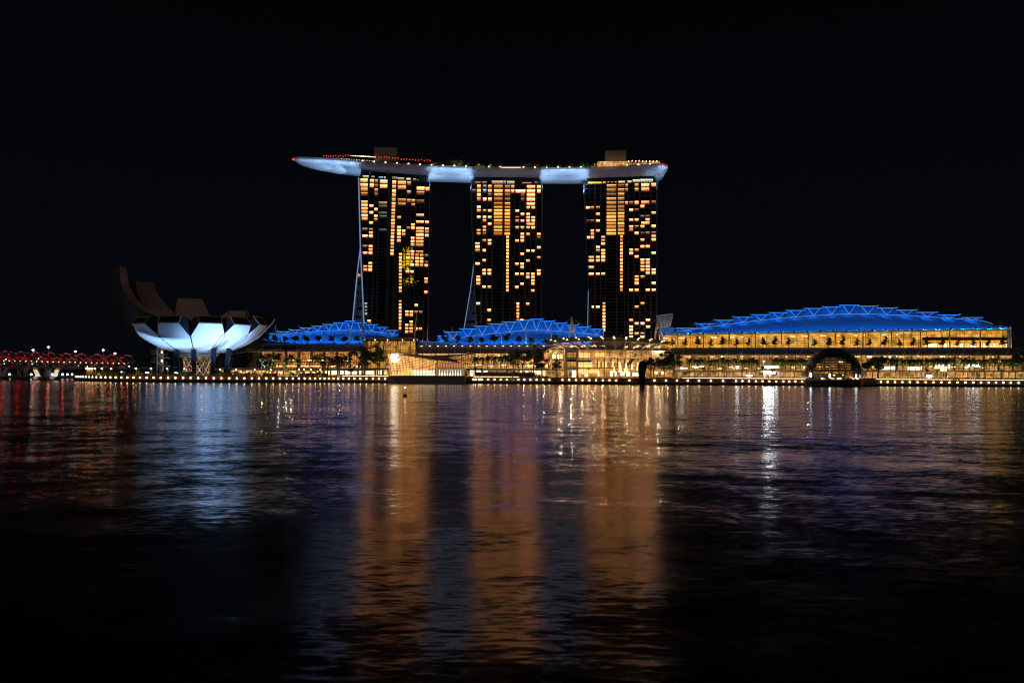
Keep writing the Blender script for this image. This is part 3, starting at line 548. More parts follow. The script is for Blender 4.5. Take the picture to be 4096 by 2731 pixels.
# ------------------------------------------------------------------ lotus-shaped museum
def make_museum():
    C = W(791, 1480, 512); cx, cy = C.x, 512.0
    root = thing('lotus_museum', 'white lotus-shaped building with ten upturned petals, lit from below', 'museum', (cx, cy, GZ))
    OUT = [(9.0, 17.4), (11.7, 17.9), (20.8, 20.0), (26.6, 22.2), (36.2, 28.0), (43.0, 34.9), (46.4, 39.1), (51.2, 48.2), (52.5, 53.0), (53.0, 73.0)]
    # arclength table
    seg = [0.0]
    for (a, b), (c, d) in zip(OUT, OUT[1:]): seg.append(seg[-1] + math.hypot(c - a, d - b))
    def out_at(l):
        for i in range(len(OUT) - 1):
            if l <= seg[i + 1] or i == len(OUT) - 2:
                # catmull-rom for smoothness
                t = (l - seg[i]) / (seg[i + 1] - seg[i]); p = [OUT[max(0, i - 1)], OUT[i], OUT[i + 1], OUT[min(len(OUT) - 1, i + 2)]]
                f = lambda k: 0.5 * (2 * p[1][k] + (p[2][k] - p[0][k]) * t + (2 * p[0][k] - 5 * p[1][k] + 4 * p[2][k] - p[3][k]) * t * t + (3 * p[1][k] - p[0][k] - 3 * p[2][k] + p[3][k]) * t ** 3)
                return f(0), f(1)
    def l_of_z(z):
        l = 2.0
        while l < seg[-1] and out_at(l)[1] < z: l += 0.25
        return l
    # azimuth, tip z, inner control points (centre -> tip), tip width
    PET = [(-30, 34.6, [(8, 33), (25, 35.0), (39.2, 38.8)], 12.4), (-1, 34.9, [(8, 33), (25, 35.6), (39.2, 39.4)], 12.6), (31, 35.0, [(8, 33), (25, 35.6), (39.2, 39.5)], 13.2),
           (58, 35.2, [(8, 33), (25, 36.0), (39.2, 39.9)], 12.6), (84, 36.0, [(8, 33), (25, 37.0), (39.5, 41.5)], 12.6), (106, 41.0, [(8, 34), (28, 38.5), (43, 46.0)], 13.5),
           (166, 46.0, [(8, 35), (26, 38.0), (44.5, 49.0)], 14.5), (-152, 54.0, [(8, 36), (28, 42.0), (46, 57.0)], 15.5), (-114, 63.0, [(8, 36), (29, 43.5), (44, 57), (47, 66.0)], 15.0), (-88, 72.0, [(8, 36), (28.8, 43.4), (38.4, 49.8), (44.2, 57.3), (46.9, 64.7), (47.4, 73.0)], 10.5)]
    NS, NW = 20, 6
    for ip, (az, zt, INN, wt) in enumerate(PET):
        HA = math.tan(R(15.3 if ip < 5 else 18.0))
        ph = R(az); dirv = Vector((math.sin(ph), -math.cos(ph), 0)); tan = Vector((math.cos(ph), math.sin(ph), 0))
        lt = l_of_z(zt); k = 28 * 36 / max(36.0, lt) * (0.75 if ip == 9 else 1.0)
        il = [0.0]
        for (a, b), (c, d) in zip(INN, INN[1:]): il.append(il[-1] + math.hypot(c - a, d - b))
        def inn_at(s):
            l = s * il[-1]
            for i in range(len(INN) - 1):
                if l <= il[i + 1] + 1e-6 or i == len(INN) - 2:
                    t = (l - il[i]) / (il[i + 1] - il[i]); p = [INN[max(0, i - 1)], INN[i], INN[i + 1], INN[min(len(INN) - 1, i + 2)]]
                    f = lambda q: 0.5 * (2 * p[1][q] + (p[2][q] - p[0][q]) * t + (2 * p[0][q] - 5 * p[1][q] + 4 * p[2][q] - p[3][q]) * t * t + (3 * p[1][q] - p[0][q] - 3 * p[2][q] + p[3][q]) * t ** 3)
                    return f(0), f(1)
        Og, Ig = [], []
        for i in range(NS + 1):
            s = i / NS; r, z = out_at(s * lt); ri, zi = inn_at(s)
            wd = min(2 * r * HA, wt + (1 - s) * k); a = wd / 2 / max(r, 1)
            row = []; rowi = []
            for j in range(NW + 1):
                q = (j / NW * 2 - 1); an = ph + a * q
                row.append(Vector((cx + math.sin(an) * r, cy - math.cos(an) * r, z)))
                wi = min(wd * 0.98, 2 * ri * HA)
                rowi.append(Vector((cx, cy, zi)) + dirv * ri + tan * (wi / 2 * q))
            Og.append(row); Ig.append(rowi)
        petal = MB().grid(Og).build('petal', M['museum_white'], root, smooth=True)
        for e in (0, NW):
            MB().grid([[Og[i][e], Ig[i][e]] for i in range(NS + 1)]).build('flank', M['museum_side'], petal)
        MB().grid(Ig).build('inner_face', M['museum_in'], petal, smooth=True)
        # tip: framed skylight
        o0, o1, i0, i1 = Og[-1][0], Og[-1][-1], Ig[-1][0], Ig[-1][-1]
        outv = (dirv + Vector((0, 0, .3))).normalized() * .12
        if ip in (0, 1, 2, 3, 4):
            fr = MB(); 
            for a, b in ((o0, o1), (o1, i1), (i1, i0), (i0, o0)): fr.tube([a + outv, b + outv], .42, 4)
            fr.build('skylight_frame', M['grey'], petal)
            MB().quad(o0, o1, i1, i0).build('skylight', M['pane_dark'], petal)
        else:
            MB().quad(o0, o1, i1, i0).build('tip', M['museum_side'], petal)
        rim = MB(); rim.tube([Og[i][0] + dirv * .05 for i in range(4, NS + 1)], .16, 4); rim.tube([Og[i][-1] + dirv * .05 for i in range(4, NS + 1)], .16, 4)
        rim.build('rim', M['museum_side'], petal)
    # underside drum
    MB().lathe((cx, cy, 0), [(4, 15.2), (11.0, 15.6), (13.0, 17.2), (10, 18.6)], 40).build('soffit_ring', M['hull'], root)
    # lit diagrid core under the bowl
    core = thing; nb = 12
    for k in range(nb):
        for sgn in (1, -1):
            a0 = 2 * math.pi * k / nb; pts = []
            for t in range(5):
                f = t / 4; a = a0 + sgn * f * 0.85; rr = 9.5 - 3.0 * math.sin(math.pi * f) * .4
                pts.append((cx + math.cos(a) * rr, cy + math.sin(a) * rr, lerp(GZ, 16, f)))
            MB().tube(pts, .42, 5).build('diagrid_strut', M['mast'], root)
    for a in range(6): point('core_light', (cx + 4 * math.cos(a), cy - 3 + 4 * math.sin(a), 5.2 + a * .2), 500, (1.0, 0.72, 0.45), .4)
    # slate legs
    for (x0, y0, x1, y1, d) in ((853, 1085, 890, 1322, 490), (1070, 1075, 1075, 1345, 488), (1316, 1070, 1292, 1342, 488), (1500, 1065, 1447, 1340, 490), (790, 1130, 800, 1285, 520), (1392, 1180, 1372, 1285, 522), (1512, 1170, 1480, 1300, 505)):
        f = lambda zx, zy: W(420 + zx * .3316, 1040 + zy * .3316, d)
        a, b = f(x0, y0), f(x1, y1); b.z = GZ; X = Vector((1.0, 0, 0)); Y = Vector((0, .8, 0))
        MB().hexa([b - X * 1.0 - Y, b + X * 1.0 - Y, b + X * 1.0 + Y, b - X * 1.0 + Y, a - X * 1.45 - Y, a + X * 1.45 - Y, a + X * 1.45 + Y, a - X * 1.45 + Y]).build('leg', M['leg_steel'], root)
    # flood lamps round the lily pond; first and last added to brighten end petals
    for k, (az, pw) in enumerate(((-72, 9000), (-38, 48000), (-14, 62000), (8, 58000), (30, 58000), (52, 58000), (76, 30000), (104, 4500))):
        a = R(az); lx, ly = cx + math.sin(a) * 49, cy - math.cos(a) * 49
        spot('petal_flood_or_fill', (lx, ly, 4.6), (cx + math.sin(a) * 33, cy - math.cos(a) * 33, 28), pw, (0.29, 0.54, 1.0) if 0 < k < 7 else (.6, .55, .8), 84, .8, .35)
        h = thing('floodlight', 'dark floodlight housing on the ground below the lotus petals, %s from the left' % ORD[k], 'floodlight', (lx, ly, GZ), 'floodlights round the lotus building')
        MB().box(lx - .8, lx + .8, ly - .95, ly - .75, GZ + .05, 5.4).build('shield', M['dark'], h); MB().box(lx - .7, lx + .7, ly - .7, ly + .5, GZ, GZ + .3).build('base', M['dark'], h)
    # escape stair beside it
    st = thing('escape_stair', 'open white stair tower with landings beside the lotus building', 'stair', W(640, 1484, 500))
    f = lambda zx, zy, d=500: W(420 + zx * .3316, 1040 + zy * .3316, d)
    for x0, x1 in ((626, 638), (690, 700)):
        a, b = f(x0, 1052), f(x1, 1290); MB().box(a.x, b.x, 499.5, 500.5, GZ, a.z).build('shaft', M['hull'], st)
    a, b = f(640, 1060), f(690, 1290); MB().box(a.x, b.x, 502, 502.4, GZ, a.z).build('shaft_wall', M['grey'], st)
    for x0, x1, y in ((565, 628, 1128), (700, 760, 1178), (565, 628, 1228), (700, 760, 1275)):
        a, b = f(x0, y), f(x1, y + 7); MB().box(a.x, b.x, 499, 503, b.z, a.z).build('landing', M['hull'], st)
        for q in range(6):
            x = lerp(a.x, b.x, q / 5); MB().tube([(x, 499, a.z), (x, 499, a.z + 2.6)], .06, 4).build('rail_post', M['hull'], st)
        MB().tube([(a.x, 499, a.z + 2.6), (b.x, 499, a.z + 2.6)], .08, 4).build('handrail', M['hull'], st)
    for (x0, y0, x1, y1) in ((628, 1132, 700, 1182), (628, 1232, 700, 1280)):
        a, b = f(x0, y0), f(x1, y1); MB().tube([a, b], .45, 4).build('flight', M['hull'], st)
    for y in (1112, 1215): MB().lathe(f(684, y, 499.2), [(.1, -.7), (.4, -.5), (.4, .5), (.1, .7)], 8).build('lamp', M['soft_lamp'], st)
    # dark tent beside the stair
    tn = thing('mesh_pavilion', 'low dark sloping mesh pavilion left of the lotus building', 'pavilion', f(470, 1290, 505))
    P = [f(310, 1290, 500), f(310, 1250, 500), f(440, 1200, 500), f(540, 1165, 500), f(630, 1150, 500), f(630, 1290, 500)]; B = [p + Vector((0, 22, 0)) for p in P]
    mb = MB().quad(*P); mb.grid([[a, b] for a, b in zip(P, B)]); mb.build('shell', M['pane_dark'], tn)
    for t in range(9):
        x = lerp(P[0].x, P[-1].x, t / 8); z = interp([(p.x, p.z) for p in P[1:5]], x); MB().tube([(x, 499.8, GZ), (x, 499.8, z)], .09, 4).build('rib', M['slate'], tn)
make_museum()

# ------------------------------------------------------------------ glazed fronts
def glass_patch(root, P, nu, nv, bar=0.16, mat=None, panes=300, barmat=None, depth=1.6, state={}):
    """P(u,v) -> point; each pane its own object, each mullion and transom its own bar"""
    n = state.setdefault(root.name, 0); rest = MB(); mat = mat or M['glass']; barmat = barmat or M['mullion']
    for i in range(nu):
        for j in range(nv):
            q = [P(i / nu, j / nv), P((i + 1) / nu, j / nv), P((i + 1) / nu, (j + 1) / nv), P(i / nu, (j + 1) / nv)]
            if n < panes:
                MB().quad(*q).build('pane', mat, root); n += 1
            else: rest.quad(*q)
    state[root.name] = n
    if rest.f: rest.build('further_panes', mat, root, kind='stuff')
    o = Vector((0, -0.12, 0))
    for i in range(nu + 1):
        k = 1 if nv < 3 else nv
        MB().tube([P(i / nu, j / k) + o for j in range(k + 1)], bar, 4).build('mullion', barmat, root)
    for j in range(nv + 1):
        k = max(1, min(nu, 16)); MB().tube([P(i / k, j / nv) + o * 1.3 for i in range(k + 1)], bar * 0.85, 4).build('transom', barmat, root)
def flat(px0, px1, y0l, y1l, d, y0r=None, y1r=None, d2=None):
    """upright front: bottom row y1, top row y0 in photo pixels"""
    y0r = y0l if y0r is None else y0r; y1r = y1l if y1r is None else y1r; d2 = d if d2 is None else d2
    a, b, c, e = W(px0, y1l, d), W(px1, y1r, d2), W(px1, y0r, d2), W(px0, y0l, d)
    return lambda u, v: (a.lerp(b, u)).lerp(e.lerp(c, u), v)
def backing(root, px0, px1, y0, y1, d, mat, name='lit_interior', y0r=None):
    a, b, c, e = W(px0, y1, d), W(px1, y1, d), W(px1, y0 if y0r is None else y0r, d), W(px0, y0, d)
    return MB().quad(a, b, c, e).build(name, mat, root)

def louvre_canopy(root, px0, px1, n, ytop, ybot, dtop, dbot, ytr=None, ybr=None, left_arch=False):
    """curved slatted eave in bays with ribs between"""
    ytr = ytop if ytr is None else ytr; ybr = ybot if ybr is None else ybr
    for k in range(n):
        t0, t1 = k / n, (k + 1) / n
        a0, b0 = W(lerp(px0, px1, t0), lerp(ytop, ytr, t0), dtop), W(lerp(px0, px1, t0), lerp(ybot, ybr, t0), dbot)
        a1, b1 = W(lerp(px0, px1, t1), lerp(ytop, ytr, t1), dtop), W(lerp(px0, px1, t1), lerp(ybot, ybr, t1), dbot)
        m = MB(); ns = 12
        def pt(a, b, s): return Vector((lerp(a.x, b.x, s), lerp(a.y, b.y, math.sin(s * math.pi / 2) ** 1.0), lerp(a.z, b.z, 1 - math.cos(s * math.pi / 2))))
        for s in range(ns):
            u, v = s / ns, (s + 0.93) / ns; out = Vector((0, -.10, .05)) if s % 2 else Vector((0, 0, 0))
            m.quad(pt(a0, b0, u) + out, pt(a1, b1, u) + out, pt(a1, b1, v) - Vector((0, .08, 0)), pt(a0, b0, v) - Vector((0, .08, 0)))
        m.build('roof_bay', M['roof_metal'], root)
        MB().tube([pt(a0, b0, s / 6) + Vector((0, -.25, .1)) for s in range(7)], .28, 4).build('rib', M['grey'], root)
    a, b = W(px0, ytop - .8, dtop - .2), W(px1, ytr - .8, dtop - .2); MB().tube([a, b], .35, 4).build('ridge_rail', M['mast'], root)
    a, b = W(px0, ybot + .5, dbot - .2), W(px1, ybr + .5, dbot - .2); MB().tube([a, b], .28, 4).build('eave_rail', M['mast'], root)

BLUE = (0.0, 0.30, 1.0)
def blue_roof(root, steps, truss, base, d0, slab_back=30, lamp_low=1400, lamp_up=700, flip=1):
    """stepped roof: lower shell up to a curved truss line, then stepped fins under flat slabs edged with blue leds"""
    x0, x1 = base[0][0], base[-1][0]
    xs = [lerp(x0, x1, i / 40) for i in range(41)]
    P = []
    tx0, tx1 = truss[0][0], truss[-1][0]
    for px in xs:
        yb = interp(base, px); yt = interp(truss, px) if tx0 <= px <= tx1 else (interp(truss, px) if px < tx0 else interp(truss, px))
        yt = min(yt, yb - 1)
        row = []
        for k in range(6):
            s = k / 5; row.append(W(px, lerp(yb, yt, s), d0 + 9 * (s ** 1.5)))
        P.append(row)
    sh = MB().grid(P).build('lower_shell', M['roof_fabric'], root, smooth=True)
    pts = [W(px, py, d0 + 8.7) for px, py in truss]
    MB().tube(pts, .16, 4).build('truss_light', M['blue_line'], root)
    n = len(steps)
    for i, (a, b, y) in enumerate(steps):
        lo, hi = max(a, tx0), min(b, tx1)
        p = [W(lo, interp(truss, lo), d0 + 9.2), W((lo + hi) / 2, interp(truss, (lo + hi) / 2), d0 + 9.2), W(hi, interp(truss, hi), d0 + 9.2)]
        q = [W(lo, y + 2.5, d0 + 13), W((lo + hi) / 2, y + 2.5, d0 + 13), W(hi, y + 2.5, d0 + 13)]
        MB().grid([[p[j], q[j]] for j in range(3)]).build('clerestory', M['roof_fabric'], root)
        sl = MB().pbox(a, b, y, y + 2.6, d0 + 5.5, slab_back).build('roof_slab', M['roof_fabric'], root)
        MB().pbox(a, b, y + .3, y + 2.3, d0 + 5.3, .18).build('led_strip', M['blue_led'], sl)
        xm = (lo + hi) / 2; tipp = W(xm, interp(truss, xm), d0 + 8.2)
        for t in (.2, .8):
            MB().tube([W(lerp(a, b, t), y + 2.8, d0 + 6.5), tipp], .17, 4).build('brace', M['blue_line'], root)
        # blue wash on the clerestory
        cmid = W(xm, interp(truss, xm) - 1, d0 + 3.5); area('clerestory_wash', cmid, W(xm, y + 6, d0 + 12), 6, .4, lamp_up, BLUE)
        # little service hood on each step
        px = b if y <= (steps[i + 1][2] if i + 1 < n else 0) else a
        if i % 1 == 0 and 0 < i < n - 1: MB().pbox(px - 4, px + 4, y - 3.0, y, d0 + 8, 3).build('vent_hood', M['mast'], root)
    for i in range(int((x1 - x0) / 52)):
        px = x0 + 26 + i * 52
        if px > x1: break
        yb = interp(base, px); spot('roof_wash', W(px, yb - 1.2, d0 - 8.5), W(px, lerp(yb, interp(truss, px), .7), d0 + 5), lamp_low * 4, BLUE, 150, .5, .06); q_ = W(px, yb - 1.2, d0 - 8.5); MB().box(q_.x - .8, q_.x + .8, q_.y - .8, q_.y - .6, q_.z - .7, q_.z + .45).build('lamp_shield', M['dark'], root)

def mast(name, label, top, feet, cables, r=.5, group='roof masts'):
    t = thing(name, label, 'mast', (feet[0].x, feet[0].y, feet[0].z), group)
    for f in feet: MB().tube([f, f.lerp(top, .5), top], [r * .8, r, r * .45], 8).build('pole', M['mast'], t)
    for c in cables: MB().tube([top - Vector((0, 0, .5)), c], .06, 4).build('cable', M['grey'], t)
    MB().lathe(top, [(.1, -.3), (r * .6, 0), (.1, .6)], 6).build('finial', M['mast'], t)
    for f in feet: spot('mast_uplight', f + Vector((0, -2.2, .6)), f.lerp(top, .6), 600, (1.0, .62, .36), 26, .6, .15)
    return t

def shops(root, items, d=534):
    for (x0, x1, y0, y1, k) in items: MB().pbox(x0, x1, y0, y1, d, .4).build('shop_window', M[k], root)

# ---- left hall with the first blue roof
def left_hall():
    root = thing('waterfront_hall', 'glass hall with slatted eave and blue stepped roof between lotus building and leftmost tower', 'hall', W(1250, 1490, 545))
    XR, XL = XP(1462, 540), XP(1095, 540); zt, zb = ZP(1250, 1406, 540), ZP(1250, 1472, 532)
    RAD = 26.0; cyc = 540 + RAD
    LS = XR - XL; LA = RAD * math.pi * .5; nu1 = 34; nu2 = 14
    def prof(v): return 8.5 * (1 - v) ** 1.5, lerp(zb, zt, v)
    def PS(u, v): o, z = prof(v); return Vector((lerp(XL, XR, u), 540 - o, z))
    def PA(u, v):
        o, z = prof(v); a = u * math.pi * .5; return Vector((XL - math.sin(a) * (RAD + o), cyc - math.cos(a) * (RAD + o), z))
    glass_patch(root, PA, nu2, 8, .13)
    glass_patch(root, PS, nu1, 8, .13)
    MB().quad((XL - 18, 556, zb), (XR, 556, zb), (XR, 556, zt + 1), (XL - 18, 556, zt + 1)).build('lit_interior', M['in_left'], root)
    for i in range(9):
        x = lerp(XL - 12, XR - 4, i / 8); MB().box(x - .8, x + .8, 549, 551, zb, zt).build('column', M['beige'], root)
    for z in (lerp(zb, zt, .38), ): MB().box(XL - 10, XR, 544, 556, z - .25, z + .25).build('floor_slab', M['beige'], root)
    for i in range(16):
        x = lerp(XL - 4, XR - 6, i / 15) + rnd.uniform(-2, 2); z = zb + 1.2 if i % 3 else lerp(zb, zt, .46)
        MB().box(x, x + rnd.uniform(2, 6), 545, 545.5, z, z + .55).build('light_strip', M['shop'], root)
    # terrace slab and ground floor
    MB().box(XL - 40, XR + 4, 528, 560, zb - 1.6, zb - .05).build('terrace_slab', M['concrete'], root)
    backing(root, 880, 1462, 1478, 1502, 538, M['in_shop'], 'shop_row')
    for i in range(15):
        px = 1080 + i * 27; a = W(px, 1502, 531); MB().box(a.x - .45, a.x + .45, 530.5, 531.5, GZ, zb - 1.6).build('ground_column', M['beige'], root)
    shops(root, [(1302, 1317, 1483, 1499, 'shop'), (1327, 1350, 1479, 1497, 'shop'), (1356, 1400, 1481, 1496, 'shop'), (1408, 1428, 1485, 1495, 'shop'), (1436, 1450, 1480, 1497, 'shop'), (1120, 1140, 1487, 1496, 'shop_warm'), (1165, 1200, 1489, 1497, 'shop_warm'), (1220, 1260, 1486, 1497, 'shop_warm')], 533)
    louvre_canopy(root, 995, 1462, 7, 1377, 1406, 558, 537)
    louvre_canopy(root, 905, 995, 2, 1400, 1418, 566, 549, 1377, 1406)
    MB().pbox(905, 1462, 1378, 1384, 559, 40).build('terrace', M['concrete'], root)
    steps = [(1077, 1117.6, 1332.7), (1108.6, 1162, 1325), (1156, 1205, 1317.8), (1201, 1250, 1310), (1245.5, 1293, 1303), (1290, 1339, 1296), (1333, 1382.4, 1289.5), (1378, 1424, 1282.7), (1421, 1467, 1289.5), (1464, 1509, 1297), (1506, 1550.6, 1307.7), (1545.5, 1592, 1320)]
    truss = [(1055, 1352), (1068, 1347.5), (1137, 1337.7), (1181.5, 1332.7), (1225, 1328), (1271, 1324.6), (1315.5, 1322), (1360, 1320.8), (1405, 1321.7), (1448, 1323), (1488, 1325.5), (1530, 1330.6), (1570, 1335.7), (1595, 1338)]
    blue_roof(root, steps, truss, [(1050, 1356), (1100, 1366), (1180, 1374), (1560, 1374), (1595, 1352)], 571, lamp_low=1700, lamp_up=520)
    # dark arc behind the right end
    MB().grid([[W(px, py, 590), W(px, py, 610)] for px, py in ((1592, 1320), (1610, 1326), (1625, 1336), (1642, 1354))]).build('barrel_end', M['roof_metal'], root)
    return root
left_hall()

# ---- tall atrium next to it
def atrium():
    root = thing('glass_atrium', 'tall amber glass atrium with flat dark roof behind the crystal pavilion', 'atrium', W(1565, 1500, 542))
    glass_patch(root, flat(1463, 1662, 1362, 1472, 540), 20, 12, .14)
    backing(root, 1455, 1672, 1356, 1480, 556, M['in_atrium'])
    for i in range(4):
        px = 1482 + i * 52; MB().tube([W(px, 1400, 541.5), W(px + 4, 1364, 541.5)], .35, 6).build('strut', M['mast'], root)
        MB().tube([W(px + 2, 1392, 541.5), W(px + 42, 1366, 541.5)], .16, 4).build('tie', M['mast'], root); MB().tube([W(px + 2, 1392, 541.5), W(px - 30, 1368, 541.5)], .16, 4).build('tie', M['mast'], root)
    MB().grid([[W(1461, y, d), W(1667, y, d)] for y, d in ((1361, 535), (1357, 534.5), (1353, 537), (1351, 548), (1350.5, 575))]).build('roof', M['roof_metal'], root)
    MB().pbox(1461, 1667, 1361, 1363.5, 535.4, 6).build('roof_edge', M['dark'], root)
    for px in (1500, 1550, 1610, 1655): MB().pbox(px - 1.5, px + 1.5, 1357, 1362, 534.4, .5).build('eave_light', M['soft_lamp'], root)
    MB().pbox(1456, 1463, 1362, 1500, 539, 8).build('end_wall', M['beige'], root)
    MB().pbox(1662, 1669, 1362, 1500, 539, 8).build('end_wall', M['mullion'], root)
    MB().pbox(1456, 1600, 1472, 1479, 538, 10).build('terrace_slab', M['concrete'], root)
    backing(root, 1456, 1600, 1478, 1503, 543, M['in_shop'], 'shop_row')
    shops(root, [(1464, 1494, 1484, 1497, 'shop'), (1508, 1526, 1482, 1497, 'shop'), (1536, 1548, 1486, 1497, 'shop_warm')], 539)
    for px in (1459, 1501, 1531): MB().pbox(px - 3, px + 3, 1478, 1504, 537, 1).build('pier', M['beige'], root)
    return root
atrium()

# ---- middle hall with the second blue roof and the arched end
def mid_hall():
    root = thing('waterfront_hall', 'glass hall with slatted eave and blue stepped roof in front of the middle tower', 'hall', W(1950, 1500, 545))
    glass_patch(root, flat(1662, 2196, 1414, 1474, 540), 36, 8, .13)
    backing(root, 1662, 2200, 1410, 1478, 553, M['in_mid'])
    for i in range(10):
        px = 1690 + i * 52; MB().pbox(px - 1.4, px + 1.4, 1412, 1475, 547, 1.5).build('column', M['beige'], root)
    for y in (1437, 1455): MB().pbox(1662, 2198, y, y + 2, 544, 9).build('floor_slab', M['beige'], root)
    for i in range(22):
        px = 1900 + i * 13 + rnd.uniform(-3, 3); y = rnd.choice((1420, 1440, 1462, 1458)); MB().pbox(px, px + rnd.uniform(5, 14), y, y + 2.6, 543.4, .3).build('light_strip', M['shop'], root)
    MB().pbox(2105, 2150, 1433, 1456, 545, .3).build('sign_panel', emi('orange shop sign', (1.0, .45, .07), 1.6), root)
    MB().pbox(2107, 2190, 1461, 1466, 542.5, .3).build('light_band', M['shop'], root)
    MB().pbox(1862, 2196, 1474, 1480, 536, 14).build('terrace_slab', M['concrete'], root)
    backing(root, 1860, 2200, 1479, 1504, 544, M['in_shop'], 'shop_row')
    shops(root, [(1880, 1893, 1481, 1486, 'shop'), (1905, 1950, 1482, 1487, 'shop'), (2072, 2090, 1483, 1493, 'shop_warm'), (2100, 2112, 1483, 1491, 'shop'), (2127, 2165, 1482, 1497, 'shop'), (1882, 1892, 1490, 1503, 'shop'), (2172, 2184, 1482, 1503, 'shop_warm')], 541)
    for i in range(12):
        px = 1876 + i * 28; MB().pbox(px - 2, px + 2, 1480, 1505, 537, 1).build('ground_column', M['beige'], root)
    louvre_canopy(root, 1668, 2178, 10, 1388, 1413, 558, 537)
    MB().pbox(1668, 2260, 1379, 1385, 559, 40).build('terrace', M['concrete'], root)
    for i in range(16):
        px = 1686 + i * 32.6; MB().pbox(px - 2.6, px + 2.6, 1383, 1384.6, 557, .5).build('terrace_lamp', M['soft_lamp'], root)
    # arched end
    ac = [(2174 + 44 * 0, 0)]
    def arch(rx, ry, cx, cyy, d): return [W(cx - rx * math.cos(math.pi * t / 24), cyy - ry * math.sin(math.pi * t / 24), d) for t in range(13)] + [W(cx + rx * math.sin(math.pi * t / 24), cyy - ry * math.cos(math.pi * t / 24), d) for t in range(1, 9)]
    MB().tube(arch(56, 34, 2230, 1424, 534), .55, 6).build('outer_arch', M['mast'], root)
    MB().tube(arch(34, 82, 2228, 1478, 536), .5, 6).build('inner_arch', M['mast'], root)
    glass_patch(root, lambda u, v: W(lerp(2194, 2260, u), lerp(1480, 1478 - 78 * math.sin(min(1.0, (0.04 + u * .96) * 1.25) * math.pi / 2), v), 537), 9, 10, .12, panes=320)
    backing(root, 2196, 2262, 1400, 1480, 545, M['in_centre']); backing(root, 2196, 2262, 1482, 1508, 540, M['in_shop'], 'shop_row'); MB().pbox(2190, 2262, 1478, 1483, 536, 6).build('arch_sill', M['beige'], root)
    for px in (2214, 2222, 2234, 2246): MB().pbox(px - 2, px + 2, 1418, 1434, 541, 1).build('chandelier', M['warm_lamp'], root)
    steps = [(1748, 1785, 1341.6), (1776.5, 1845, 1326), (1836, 1904.5, 1314), (1897, 1961, 1303), (1950.6, 2017.5, 1293.4), (2007, 2072.6, 1285.7), (2063.7, 2127.7, 1279), (2119, 2174, 1274.6), (2166, 2220, 1282.7), (2214, 2267.6, 1290.4), (2260, 2313.7, 1298.5), (2309, 2363, 1306), (2360, 2413, 1314.6)]
    truss = [(1662, 1364), (1748, 1368), (1800, 1357), (1870, 1347), (1928, 1339), (1984, 1332), (2041, 1326.7), (2096, 1322), (2148, 1320.8), (2196, 1322), (2243, 1324.6), (2290, 1328), (2337, 1333), (2384, 1339), (2414, 1343)]
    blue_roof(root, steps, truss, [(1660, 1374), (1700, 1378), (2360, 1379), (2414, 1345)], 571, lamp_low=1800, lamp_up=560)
    MB().tube([W(2414, 1316, 576), W(2414, 1345, 580)], .14, 4).build('edge_light', M['blue_line'], root)
    MB().grid([[W(px, py, 585), W(px, py, 610)] for px, py in ((2404, 1313), (2420, 1326), (2436, 1346))]).build('barrel_end', M['mast'], root)
    return root
mid_hall()

